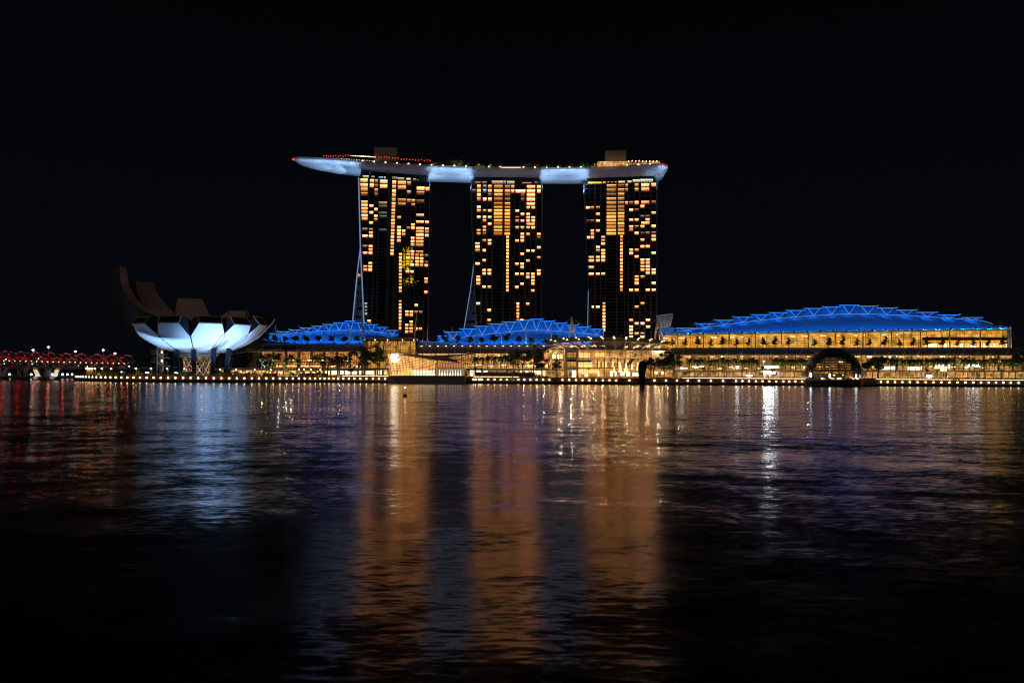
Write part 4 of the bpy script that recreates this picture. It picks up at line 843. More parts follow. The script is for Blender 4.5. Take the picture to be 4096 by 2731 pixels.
# ---- central entrance with the big curved canopy
def centre():
    root = thing('entrance_hall', 'brightly lit central glass entrance under a wide curved slatted canopy', 'hall', W(2440, 1505, 520))
    # stone piers
    def wallw(px0, px1, y0, y1, d, t, nme='stone_pier'): MB().pbox(px0, px1, y0, y1, d, t).build(nme, M['beige'], root)
    wallw(2260, 2269, 1392, 1510, 519, 12); wallw(2306, 2313, 1396, 1510, 519, 12)
    wallw(2269, 2306, 1396, 1410, 519.1, 11.8, 'spandrel'); wallw(2269, 2306, 1429, 1438, 519.1, 11.8, 'spandrel'); wallw(2269, 2306, 1468, 1478, 519.1, 11.8, 'spandrel')
    for (y0, y1, mt) in ((1410, 1429, 'in_centre'), (1446, 1468, 'in_atrium'), (1478, 1509, 'in_shop')):
        backing(root, 2268, 2307, y0, y1, 522.5, M[mt]); glass_patch(root, flat(2269, 2306, y0, y1, 519.6), 3, 1, .1)
    MB().pbox(2269, 2303, 1438, 1446, 520.5, .5).build('blind', M['mullion'], root)
    MB().pbox(2288, 2304, 1482, 1508, 521, .3).build('bright_door', M['shop'], root)
    # main glazing
    glass_patch(root, flat(2313, 2606, 1402, 1508, 520), 14, 6, .13, panes=280)
    backing(root, 2310, 2610, 1398, 1510, 546, M['in_centre'])
    for y, dd in ((1429, 526), (1469, 524)): MB().pbox(2313, 2606, y, y + 4, dd, 18).build('gallery_slab', M['beige'], root)
    MB().pbox(2313, 2366, 1440, 1448, 522, .5).build('blind', M['mullion'], root)
    MB().pbox(2313, 2368, 1449, 1468, 523, .3).build('lit_lounge', M['shop_warm'], root)
    MB().pbox(2313, 2395, 1479, 1493, 523, .3).build('shop_screen', M['shop_warm'], root)
    for i in range(8):
        px = 2390 + i * 27; MB().pbox(px - 2.5, px + 2.5, 1432, 1470, 534, 1).build('column', M['hull'], root)
    for (a, b) in ((2388, 2400), (2410, 2428), (2440, 2455), (2470, 2482)): MB().pbox(a, b, 1447, 1470, 538, .3).build('lit_display', M['shop_warm'], root)
    for i in range(26):
        px = 2385 + i * 7.6; MB().tube([W(px, 1403, 524), W(px + 6, 1403 + 14 * math.sin((i + 2) / 28 * math.pi), 540)], .18, 4).build('ceiling_rafter', M['mast'], root)
    MB().tube([W(2509, 1462, 530), W(2548, 1416, 530)], .9, 6).build('raking_column', M['slate'], root)
    for (a, b, y0, y1) in ((2316, 2360, 1412, 1428), (2380, 2420, 1412, 1426), (2340, 2352, 1482, 1506), (2392, 2398, 1484, 1506), (2440, 2450, 1482, 1506), (2458, 2466, 1486, 1504), (2480, 2498, 1488, 1502), (2506, 2520, 1486, 1505), (2530, 2556, 1490, 1503)): MB().pbox(a, b, y0, y1, 528, .3).build('bright_shop', M['shop_warm' if y0 < 1450 else 'shop'], root)
    wallw(2606, 2700, 1402, 1470, 522, 10, 'stone_wall'); wallw(2606, 2700, 1476, 1482, 520, 12, 'ledge'); backing(root, 2606, 2700, 1482, 1508, 523, M['in_shop'], 'shop_row')
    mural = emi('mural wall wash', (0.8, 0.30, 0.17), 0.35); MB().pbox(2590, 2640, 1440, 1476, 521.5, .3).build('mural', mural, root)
    for i in range(4): MB().pbox(2612 + i * 22, 2614 + i * 22, 1481, 1508, 519.5, .6).build('ground_column', M['beige'], root)
    for px in (2625, 2650): MB().lathe(W(px, 1491, 517), [(.1, -.8), (.8, 0), (.1, .8)], 8).build('globe_lamp', M['warm_lamp'], root)
    # canopy: arched in elevation, sloping forward
    top = [(2165, 1370), (2200, 1361), (2260, 1354.5), (2340, 1350), (2430, 1348), (2520, 1351), (2600, 1357), (2660, 1365), (2690, 1371)]
    xs = [p[0] for p in top]
    def cp(u, s):                       # u along, s 0 (top) .. 1 (front lower edge)
        px = lerp(2165, 2690, u); yt = interp(top, px); pxb = lerp(2262, 2622, u); yb = 1399 + 3 * (u - .5)
        a, b = W(px, yt, 536), W(pxb, yb, 519)
        c = Vector((lerp(a.x, b.x, .35), lerp(a.y, b.y, .75), lerp(a.z, b.z, .12)))
        return a.lerp(c, s).lerp(c.lerp(b, s), s)
    pn = MB(); pn.grid([[cp(i / 40, j / 4 * .50) for j in range(5)] for i in range(41)]); pn.build('canopy_sheet', M['soil'], root, smooth=True)
    pe = MB(); pe.tube([cp(i / 40, 0) for i in range(41)], .4, 4); pe.build('canopy_edge', M['dark'], root)
    for j in range(8):
        s = .54 + .42 * j / 7; MB().tube([cp(i / 30, s) for i in range(31)], .17, 4).build('canopy_slat', M['mast'], root)
    MB().tube([cp(i / 30, 1) for i in range(31)], .4, 4).build('eaves_beam', M['mast'], root)
    for k in range(10):
        u = .06 + .88 * k / 9; MB().tube([cp(u, s / 8) + Vector((0, -.3, .1)) for s in range(9)], .55, 6).build('canopy_rib', M['mast'], root)
        for s in (.12, .34): 
            p = cp(u, s) + Vector((0, -1.0, .5)); MB().box(p.x - .45, p.x + .45, p.y, p.y + .3, p.z - .13, p.z + .13).build('canopy_lamp', M['warm_lamp'], root)
        p = cp(u, .6) + Vector((0, -3.5, -3.5)); point('canopy_uplight', p, 2300, (1.0, .68, .40), .3)
    return root
centre()

# ---- right halls
def right_hall():
    root = thing('convention_hall', 'long two-storey glass hall at right with a broad blue stepped roof', 'hall', W(3350, 1505, 545))
    glass_patch(root, flat(2690, 4080, 1420, 1481, 538, 1421, 1483), 68, 6, .13)
    backing(root, 2686, 4085, 1415, 1484, 552, M['in_right'])
    for i in range(24): px = 2720 + i * 58; MB().pbox(px - 1.3, px + 1.3, 1418, 1482, 545, 1.5).build('column', M['beige'], root)
    for y in (1440, 1460): MB().pbox(2690, 4080, y, y + 2.2, 542, 9).build('floor_slab', M['beige'], root)
    for i in range(58):
        px = 2705 + i * 23 + rnd.uniform(-6, 6)
        if 3215 < px < 3450 and rnd.random() < .4: continue
        y = rnd.choice((1424, 1424, 1443, 1462, 1466, 1470)); MB().pbox(px, px + rnd.uniform(6, 20), y, y + rnd.uniform(2, 7), 541.4, .3).build('lit_display', M[rnd.choice(('shop', 'shop_warm', 'shop_warm'))], root)
    MB().pbox(2686, 4085, 1482, 1488, 533, 14).build('terrace_slab', M['concrete'], root)
    backing(root, 2686, 4096, 1487, 1512, 540, M['in_shop'], 'shop_row')
    for i in range(46): px = 2694 + i * 30.4 + rnd.uniform(-9, 9); MB().pbox(px - 1.6, px + 1.6, 1488, 1512, 534, .8).build('ground_column', M['beige'], root)
    for (a, b, y0, y1, k) in ((2770, 2815, 1464.5, 1468, 'shop'), (3060, 3112, 1463, 1472, 'white_lamp'), (3055, 3100, 1486.5, 1494.5, 'bright_sign'), (3740, 3800, 1457, 1474, 'shop'), (3525, 3580, 1466, 1478, 'shop'), (3632, 3686, 1466, 1479, 'shop'), (2945, 2955, 1463, 1473, 'white_lamp'), (2722, 2734, 1470, 1475, 'white_lamp'), (3707, 3730, 1500, 1510, 'white_lamp'), (2985, 3008, 1500, 1505, 'white_lamp'), (3762, 3790, 1462, 1483, 'shop')):
        mt = M[k] if k != 'bright_sign' else emi('bright white screen', (.92, 1.0, .98), 55.0)
        MB().pbox(a, b, y0, y1, 532, .4).build('lit_sign', mt, root)
    # three glowing shop letters on the right
    for (a, b) in ((3873, 3881), (3889, 3900), (3905, 3914)): MB().pbox(a, b, 1456, 1462, 534, .3).build('sign_letter', M['white_lamp'], root)
    MB().pbox(3870, 3920, 1464.5, 1466, 534, .3).build('sign_bar', M['white_lamp'], root)
    louvre_canopy(root, 2668, 4075, 24, 1392, 1420, 558, 534, 1392, 1421)
    MB().tube([W(2668 + 20 - 20 * math.cos(t * math.pi / 12), 1420 - 28 * math.sin(t * math.pi / 12), 533.6) for t in range(10)], .5, 6).build('end_arch', M['mast'], root)
    MB().pbox(2650, 4090, 1391, 1396, 559, 40).build('terrace', M['concrete'], root)
    # upper storey
    glass_patch(root, flat(2640, 4040, 1346, 1391, 570, 1322, 1391), 46, 6, .14)
    backing(root, 2636, 4044, 1342, 1392, 584, M['in_upper'], y0r=1318)
    for i in range(26):
        px = 3700 + i * 13; MB().pbox(px, px + 9, 1376 + rnd.uniform(-2, 1), 1388, 573, .3).build('lit_display', M['shop' if rnd.random() < .5 else 'shop_warm'], root)
    MB().pbox(3690, 4038, 1349, 1361, 572.5, .4).build('dark_fascia', M['mullion'], root)
    for i in range(16):
        px = 2660 + i * 62 + rnd.uniform(-14, 14); MB().pbox(px, px + rnd.uniform(6, 26), 1351 - (px - 2640) * .015, 1354.5 - (px - 2640) * .015, 576, .3).build('light_strip', M['shop'], root)
    MB().grid([[W(2632, 1342, 568), W(4046, 1320, 568)], [W(2632, 1339, 566), W(4046, 1315, 566)], [W(2632, 1335, 567), W(4046, 1311, 567)], [W(2632, 1333, 572), W(4046, 1309, 572)]]).build('eave_roll', M['mast'], root, smooth=True)
    for px in (2645, 4040): MB().pbox(px - 3, px + 3, 1335 if px < 3000 else 1316, 1391, 568.5, 3).build('end_wall', M['beige'], root)
    steps = [(2704, 2791, 1311), (2785, 2858, 1293), (2860, 2935, 1279), (2935, 3010, 1267), (3006.6, 3081.5, 1257), (3077, 3152, 1249), (3145, 3222, 1240), (3217, 3293.6, 1232), (3289, 3364, 1226), (3356, 3438, 1219), (3430, 3513, 1223), (3505, 3590, 1230), (3583.6, 3668, 1239), (3666.5, 3752, 1247.7), (3752, 3840, 1258), (3845.5, 3933, 1268.7)]
    truss = [(2630, 1334), (2691, 1330), (2760, 1319), (2825, 1309), (2900, 1298), (2970, 1289), (3040, 1281), (3114, 1273), (3180, 1267), (3252, 1262), (3322, 1257.7), (3390, 1255.5), (3460, 1255), (3540, 1258), (3618, 1260.5), (3700, 1265.5), (3788, 1271), (3880, 1279), (3928, 1282), (3950, 1288), (3985, 1302), (4030, 1309)]
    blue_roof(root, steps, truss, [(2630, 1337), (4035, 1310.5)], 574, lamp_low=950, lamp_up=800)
    led = MB().tube([W(lerp(2640, 4034, t / 20), lerp(1337.5, 1311, t / 20), 572) for t in range(21)], .13, 4).build('eave_led', M['blue_led'], root)
    MB().grid([[W(px, py, d) for px, py in ((2627, 1331), (2640, 1316), (2662, 1308), (2690, 1308), (2703, 1314))] for d in (578, 600)] ).build('end_lobe', M['roof_metal'], root)
    MB().quad(*[W(px, py, 577.9) for px, py in ((2627, 1331), (2640, 1316), (2662, 1308), (2690, 1308), (2703, 1314), (2690, 1330))]).build('end_lobe_face', M['roof_metal'], root)
    return root
right_hall()

# tilted sail behind the right hall
sl = thing('louvred_sail', 'pale louvred sail tilting up beside the rightmost tower', 'sail', W(2655, 1320, 640))
MB().hexa([W(2629, 1318, 640), W(2680, 1306, 640), W(2680, 1306, 642), W(2629, 1318, 642), W(2628, 1263, 640), W(2692, 1255, 640), W(2692, 1255, 642), W(2628, 1263, 642)]).build('backing', M['slate'], sl)
for i in range(7):
    t = i / 6; MB().tube([W(2629, lerp(1268, 1312, t), 639.6), W(lerp(2690, 2681, t), lerp(1258, 1302, t), 639.6)], .35, 4).build('louvre', M['hull'], sl)
for p, q in (((2629, 1318), (2628, 1263)), ((2680, 1306), (2692, 1255)), ((2628, 1263), (2692, 1255))): MB().tube([W(*p, 639.4), W(*q, 639.4)], .35, 4).build('frame', M['hull'], sl)
spot('sail_floodlight', W(2660, 1335, 630), W(2660, 1285, 640), 2500, (.8, .88, 1.0), 110)

# ---- masts
def masts():
    d = 563; k = 0
    for x, y0, y1 in ((1103, 1301, 1375), (1196, 1300, 1376), (1295.5, 1298, 1377), (1400, 1303, 1378)):
        tp = W(x, y0, d); mast('roof_mast', 'cream mast before the left blue roof, %s from the lotus building' % ORD[k], tp, [W(x, y1, d)], [W(x - 32, y1 - 4, d + 3), W(x + 32, y1 - 4, d + 3)], .42); k += 1
    mast('leaning_mast', 'tall leaning mast rising above the left blue roof before the leftmost tower', W(1446, 1256, 560), [W(1455, 1373, 556)], [W(1340, 1376, 562), W(1560, 1353, 560), W(1400, 1290, 580)], .75)
    mast('leaning_mast', 'tall leaning mast above the flat atrium roof', W(1666, 1262, 560), [W(1657, 1354, 556)], [W(1700, 1375, 562), W(1600, 1352, 560), W(1720, 1376, 562)], .7)
    for k, x in enumerate((1709.5, 1809, 1908, 2006, 2104.5, 2206)):
        tp = W(x, 1310 + k * .8, d); mast('roof_mast', 'cream mast before the middle blue roof, %s from the left' % ORD[k], tp, [W(x, 1383, d)], [W(x - 26, 1377, d + 2), W(x + 26, 1377, d + 2)] if k in (0, 5) else [W(x + 36, 1378, d + 3)], .42)
    mast('twin_leg_mast', 'cream two-legged mast standing over the left of the curved canopy', W(2288, 1268, 560), [W(2276, 1352, 556), W(2302, 1352, 556)], [W(2250, 1300, 575), W(2340, 1310, 575), W(2292, 1350, 560)], .7)
    mast('twin_leg_mast', 'cream two-legged mast at the left end of the right blue roof', W(2631, 1271, 560), [W(2619, 1358, 556), W(2650, 1358, 556)], [W(2470, 1350, 556), W(2560, 1330, 580), W(2540, 1345, 570)], .7)
    xs = [2711.6, 2814, 2918, 3021.6, 3126, 3233, 3342, 3452, 3566, 3681.7, 3799, 3921, 4044]
    for k, x in enumerate(xs):
        y0 = 1318 - (x - 2711) * .0075; mast('roof_mast', 'cream mast before the upper right glass storey, %s from the left' % ORD[k], W(x, y0, 565), [W(x, 1391, 565)], [W(x - 22, 1345, 567), W(x + 30, 1388, 566)], .5)
        if k % 2 == 0: point('terrace_uplight', W(x + 6, 1389, 563), 160, (1.0, .7, .4), .2)
masts()

# ------------------------------------------------------------------ crystal pavilion on its island
def pavilion():
    root = thing('crystal_pavilion', 'slanted faceted glass pavilion with glowing monogram, standing on a dark island base', 'pavilion', W(1700, 1534, 478))
    Q = lambda zx, zy, d: W(1520 + zx * .17007, 1360 + zy * .17007, d)     # from the close-up
    A, Bm, D, Cc, E, Fb = Q(62, 232, 484), Q(195, 832, 482), Q(158, 262, 474), Q(282, 832, 470), Q(1350, 472, 470), Q(1290, 838, 469)
    def bil(a, b, c, e): return lambda u, v: a.lerp(b, u).lerp(e.lerp(c, u), v)
    glass_patch(root, bil(Bm, Cc, D, A), 4, 14, .10, barmat=M['mast'])
    glass_patch(root, bil(Cc, Fb, E, D), 14, 12, .15)
    # lit rooms inside
    MB().quad(Q(240, 838, 483), Q(1300, 838, 483), Q(1320, 490, 483), Q(170, 300, 483)).build('lit_interior', M['in_pav'], root)
    for i in range(5):
        a = Q(300 + i * 100, 740, 474); b = Q(375 + i * 100, 830, 474); MB().box(a.x, b.x, 474, 475, b.z, a.z).build('display_case', M['shop_warm'], root)
    MB().pbox(1520 + 760 * .17, 1520 + 1290 * .17, 1360 + 705 * .17, 1360 + 832 * .17, 475, 1).build('bright_showroom', emi('showroom light', (1.0, .86, .60), 1.6), root)
    for t in range(7): MB().tube([Q(180 + t * 170, 300 + t * 24, 476), Q(420 + t * 150, 330 + t * 24, 482)], .22, 4).build('rafter', M['mast'], root)
    # roof
    rf = MB(); rf.quad(D, E, Q(1930, 535, 470), Q(1180, 370, 492)); rf.quad(D, Q(1180, 370, 492), Q(640, 312, 494), A); rf.quad(Q(1180, 370, 492), Q(1930, 535, 470), Q(1600, 400, 494), Q(1480, 358, 496)); rf.quad(Q(1600, 400, 494), Q(2262, 312, 490), Q(1480, 358, 496))
    rf.build('roof', M['roof_metal'], root)
    MB().tube([A, D, E], .35, 5).build('roof_edge', M['mast'], root)
    # right wing: dark glazed storey over a clear one
    backing(root, 1520 + 1290 * .17, 1520 + 1960 * .17, 1360 + 530 * .17, 1360 + 660 * .17, 476, emi('copper lit room', (1.0, .36, .16), .55), 'copper_room')
    glass_patch(root, bil(Q(1350, 660, 470.5), Q(1915, 660, 470.5), Q(1915, 545, 470.5), Q(1350, 520, 470.5)), 9, 1, .2, barmat=M['dark'])
    MB().pbox(1520 + 1350 * .17, 1520 + 1990 * .17, 1360 + 655 * .17, 1360 + 668 * .17, 469.8, 10).build('floor_edge', M['dark'], root)
    backing(root, 1520 + 1290 * .17, 1520 + 1990 * .17, 1360 + 668 * .17, 1360 + 838 * .17, 477, emi('cool lit room', (.95, .66, .42), .30), 'cool_room')
    glass_patch(root, bil(Q(1290, 838, 469.6), Q(2000, 838, 469.6), Q(1985, 668, 469.6), Q(1290, 668, 469.6)), 12, 2, .1, barmat=M['hull'], panes=320)
    for i in range(9):
        p = Q(1400 + i * 62, 800, 472); MB().lathe(p, [(.1, -1.1), (.42, -.6), (.34, .3), (.08, 2.6)], 8).build('vase_lamp', M['shop'] if i < 3 else M['vase'], root)
    # lattice sail on the right
    tri = lambda u, v: Q(1990, 838, 484).lerp(Q(2052, 838, 486), u).lerp(Q(1590, 410, 494).lerp(Q(2255, 316, 490), u), v)
    MB().grid([[tri(i / 6, j / 6) + Vector((0, .3, 0)) for j in range(7)] for i in range(7)]).build('lattice_glass', M['glass'], root)
    for i in range(9):
        MB().tube([tri(i / 8, j / 8) for j in range(9)], .13, 4).build('lattice_bar', M['mullion'], root)
        a = i / 8; MB().tube([tri(t / 8, min(1, a + t / 8 * .25)) for t in range(9)], .13, 4).build('lattice_bar', M['mullion'], root)
        MB().tube([tri(t / 8, max(0, a - t / 8 * .25)) for t in range(9)], .13, 4).build('lattice_bar', M['mullion'], root)
    # base
    b0, b1, b2 = Q(200, 838, 480), Q(305, 838, 467), Q(2010, 842, 467); bb = Q(2010, 842, 492); bl = Q(200, 838, 492)
    t0, t1, t2 = Q(205, 1022, 479), Q(345, 1028, 466), Q(1985, 1030, 466)
    for p in (t0, t1, t2): p.z = -.5
    tb, tl = Vector((t2.x, 492, -.5)), Vector((t0.x, 492, -.5))
    MB().quad(t0, t1, b1, b0).quad(t1, t2, b2, b1).quad(t2, tb, bb, b2).quad(tb, tl, bl, bb).quad(b0, b1, b2, bb, bl).build('island_base', M['concrete'], root)
    # monogram: a leaning V crossed by an L with foot serifs
    lg = emi('monogram light', (1.0, .84, .58), 9.0); d = 468.6
    def stroke(pts, wd, name='monogram_stroke'):
        m = MB()
        for (x0, y0), (x1, y1) in zip(pts, pts[1:]):
            a, b = Q(x0, y0, d), Q(x1, y1, d); n = Vector((-(b.z - a.z), 0, b.x - a.x)).normalized() * wd; T = Vector((0, .3, 0))
            m.hexa([a - n, b - n, b - n + T, a - n + T, a + n, b + n, b + n + T, a + n + T])
        m.build(name, lg, root)
    stroke([(285, 350), (330, 440)], 1.3); stroke([(330, 455), (408, 350)], .55); stroke([(268, 348), (318, 348)], .35); stroke([(378, 348), (428, 348)], .35)
    stroke([(362, 360), (312, 488)], 1.2); stroke([(275, 488), (420, 488)], .55); stroke([(412, 490), (426, 448)], .5)
pavilion()

# ------------------------------------------------------------------ floating dome
def dome():
    c = W(3333, 1506, 458); z0 = 3.6; Rr = 15.6; cz = c.z + .6
    root = thing('glass_dome', 'dark ball-shaped dome ringed with horizontal louvres, standing in the water', 'dome', (c.x, 458, 0))
    prof = []
    for i in range(15):
        a = lerp(-.06, math.pi / 2 - .02, i / 14); prof.append((Rr * math.cos(a), cz + Rr * math.sin(a)))
    b = MB()
    for i in range(14):
        for k in range(40):
            f = lambda i, k: Vector((c.x + prof[i][0] * math.cos(k * math.pi / 20), 458 + prof[i][0] * math.sin(k * math.pi / 20), prof[i][1]))
            b.quad(f(i, k), f(i, k + 1), f(i + 1, k + 1), f(i + 1, k))
    b.build('glass_shell', M['glass'], root, kind='stuff')
    for i in range(14):
        a = lerp(.20, 1.33, i / 13); r = (Rr + .25) * math.cos(a); z = cz + (Rr + .25) * math.sin(a)
        MB().grid([[Vector((c.x + (r + o) * math.cos(k * math.pi / 24), 458 + (r + o) * math.sin(k * math.pi / 24), z + h)) for o, h in ((0, .26 * math.cos(a)), (.30, .05), (.24, -.24 * math.cos(a)), (0, -.16 * math.cos(a)), (0, .26 * math.cos(a)))] for k in range(49)]).build('louvre_ring', M['dark'], root)
    MB().lathe((c.x, 458, 0), [(3.6, cz + Rr * .965), (2.0, cz + Rr * 1.0), (.2, cz + Rr * 1.015)], 24).build('cap', M['dark'], root)
    for k in range(10):
        an = k * math.pi / 5 + .12
        MB().tube([(c.x + Rr * .99 * math.cos(a) * math.cos(an), 458 + Rr * .99 * math.cos(a) * math.sin(an), cz + Rr * .99 * math.sin(a)) for a in [lerp(-.05, 1.5, t / 12) for t in range(13)]], .26, 4).build('rib', M['dark'], root)
    MB().lathe((c.x, 458, 0), [(Rr * .96, -1), (Rr * 1.0, 1.5), (Rr * 1.02, z0)], 48).build('base', M['dark'], root)
    for k in range(18):
        a = rnd.uniform(math.pi, 2 * math.pi); r = rnd.uniform(4, 13); x, y = c.x + r * math.cos(a), 458 + r * math.sin(a); h = rnd.uniform(.6, 1.6); zz = z0 + rnd.choice((.6, .6, 2.6))
        MB().box(x - rnd.uniform(.2, .5), x + .4, y, y + .4, zz, zz + h * .5).build('lit_display', M[rnd.choice(('shop_warm', 'soft_lamp', 'shop_warm', 'shop_warm'))], root)
    MB().box(c.x - 10, c.x + 10, 466, 466.4, z0, z0 + 4).build('back_wall', M['beige'], root)
    for zx, zy in ((675, 605), (1033, 625), (1525, 635)): p = W(3100 + zx * .2126, 1370 + zy * .2126, 446); MB().box(p.x - .35, p.x + .35, 446, 446.3, p.z - 1, p.z + 1).build('cool_lamp', M['white_lamp'], root)
dome()

# ------------------------------------------------------------------ dark upright form in the water
def sculpture():
    root = thing('dark_sculpture', 'tall black faceted upright form standing in the water before the bright entrance', 'sculpture', W(2571, 1550, 365))
    c = W(2571.5, 1550, 365); sc = 365 / F * .2126
    rings = [(1035, 108, 0), (1010, 100, 0), (980, 84, 0), (960, 112, 0), (900, 118, -2), (800, 136, -4), (700, 158, -4), (630, 166, -2), (590, 150, 0), (555, 120, 2), (535, 70, 4), (526, 26, 8)]
    P = []
    for zy, wz, off in rings:
        z = ZP(2571, 1330 + zy * .2126, 365); r = wz / 2 * sc; P.append([(c.x + off * sc + r * math.cos(a) * 1.0, 365 + 2 + r * .8 * math.sin(a), z) for a in [k * math.pi / 4 + .3 for k in range(9)]])
    m = MB().grid(P[3:]); m.quad(*P[-1][:-1]); m.build('body', M['dark'], root); f = MB().grid(P[:4]); f.build('float', M['dark'], root)
sculpture()

# ------------------------------------------------------------------ helix footbridge
def helix():
    root = thing('helix_footbridge', 'twisting tubular footbridge strung with red lights at far left', 'footbridge', W(200, 1470, 560))
    def ax(t):  # t 0..1 left to right
        px = lerp(-260, 545, t); d = lerp(520, 610, max(0, t)); return W(px, lerp(1431, 1445, (px + 0) / 545 if px > 0 else px / 545 * .8), d), lerp(31.5, 24.5, t) * d / F
    NS = 150
    nodes = 0
    for fam, (turns, rs, cnt, ph) in enumerate(((4.4, 1.0, 3, .3), (-4.4, .86, 3, 1.1))):
        for k in range(cnt):
            pts = []
            for i in range(NS + 1):
                t = i / NS; c, r = ax(t); a = turns * 2 * math.pi * t + k * 2 * math.pi / 3 * 1.0 + ph
                pts.append(c + Vector((0, math.cos(a) * r * rs, math.sin(a) * r * rs)))
            MB().tube(pts, .16, 4).build('helix_tube', M['hull'], root)
            if fam == 0 or True:
                for i in range(50, NS, 6 if fam else 4):
                    p = pts[i]
                    if p.y > ax(i / NS)[0].y + 3: continue
                    MB().lathe(p + Vector((0, -.35, 0)), [(.05, -.2), (.22, -.1), (.22, .1), (.05, .2)], 6).build('node_light', M['white_lamp'] if rnd.random() < .10 else M['red_lamp'], root); nodes += 1
    def prof(t, z0, z1, half):
        c, r = ax(t); return [c + Vector((0, -half, z0)), c + Vector((0, half, z0)), c + Vector((0, half, z1)), c + Vector((0, -half, z1)), c + Vector((0, -half, z0))]
    MB().grid([prof(i / 40, -3.0, -2.3, 3) for i in range(41)]).build('deck', M['concrete'], root)
    MB().grid([[ax(i / 40)[0] + Vector((0, -3, -1.2)), ax(i / 40)[0] + Vector((0, -3.05, -1.0))] for i in range(41)]).build('handrail', M['mast'], root)
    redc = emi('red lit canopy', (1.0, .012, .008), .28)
    for t in (.345, .43, .53, .605, .68, .76, .83, .90):
        MB().grid([[ax(t + (i - 4) * .0064)[0] + Vector((0, y, 1.3 * (1 - ((i - 4) / 4) ** 2) ** .5 - .3)) for y in (-2.5, 0, 2.5)] for i in range(9)]).build('canopy', redc, root)
    for i in range(24):
        t = .33 + i * .027; c = ax(t)[0]; MB().box(c.x - .3, c.x + .3, c.y - 3.3, c.y - 3.1, c.z - 2.1, c.z - 1.7).build('deck_light', M['soft_lamp'], root)
    for i in range(9): point('bridge_glow', ax(.34 + i * .075)[0] + Vector((0, -1, .5)), 260, (1.0, .03, .02), .3)
    # piers
    def pier(px0t, px0b, px1t, px1b, lit, d=545):
        for a, b in ((px0t, px0b), (px1t, px1b)):
            p, q = W(a, 1469, d), W(b, 1506, d); X = Vector((1.5, 0, 0)); Y = Vector((0, 1, 0))
            MB().hexa([q - X * 1.2 - Y, q + X * 1.2 - Y, q + X * 1.2 + Y, q - X * 1.2 + Y, p - X * .8 - Y, p + X * .8 - Y, p + X * .8 + Y, p - X * .8 + Y]).build('pier_leg', M['hull'], root)
            if lit:
                MB().tube([p.lerp(q, .34) - Vector((0, 1.3, .4)), p.lerp(q, .34) - Vector((0, 1.3, -.4))], 1.3, 8).build('collar', emi('amber collar', (1.0, .62, .05), 1.0), root)
                spot('pier_floodlight', q + Vector((0, -9, 0)), p.lerp(q, .8), 2600, (1.0, 1.0, .92), 60)
        a, b = W(min(px0b, px1b) - 9, 1507, d), W(max(px0b, px1b) + 9, 1517, d); MB().box(a.x, b.x, d - 4, d + 4, -1, a.z).build('pile_cap', M['wood'], root)
    pier(141, 155, 237, 221, True); pier(84, 90, 104, 96, False, 560); pier(30, 14, -8, -2, False, 548)
helix()
def road_bridge():
    t = thing('road_bridge', 'low dark road bridge running behind the red footbridge', 'bridge', W(150, 1480, 640))
    a, b = W(-300, 1455, 640), W(560, 1458, 640); MB().box(a.x, b.x, 640, 660, a.z - 3.2, a.z - 1.2).build('deck', M['concrete'], t)
    for px in (60, 170, 300, 430): p = W(px, 1470, 645); MB().box(p.x - 1.5, p.x + 1.5, 645, 655, -1, a.z - 3.2).build('pier', M['concrete'], t)
    for k, (px, py) in enumerate(((132, 1400), (194, 1388), (301, 1406), (413, 1400), (460, 1413))):
        lp = thing('street_lamp', 'tall street lamp on the road bridge, %s from the left' % ORD[k], 'street lamp', W(px, 1456, 638), 'lamps on the road bridge')
        tp = W(px, py, 638); ba = W(px, 1450, 638); ba.x = tp.x
        MB().tube([ba, tp], [.18, .1], 6).build('pole', M['hull'], lp); MB().lathe(tp, [(.12, -.45), (.85, -.1), (.75, .25), (.1, .55)], 10).build('lamp_head', emi('street lamp light', (1.0, .90, .70), 14) if k < 2 else bpy.data.materials['street lamp light'], lp)
    for k, px in enumerate((2.5, 38, 61, 83, 105, 125, 169, 189, 210, 250, 270, 289, 308, 326)):
        g = thing('globe_lamp', 'white globe lamp on the far bank under the bridge, %s from the left' % ORD[k], 'lamp', W(px, 1510, 655), 'globe lamps on the far bank')
        p = W(px, 1497, 655); MB().lathe(p, [(.1, -.8), (.6, -.6), (.8, 0), (.6, .6), (.1, .8)], 10).build('globe', M['globe_white'], g); MB().tube([(p.x, 655, 1.6), (p.x, 655, p.z - .9)], .12, 5).build('post', M['dark'], g)
road_bridge()

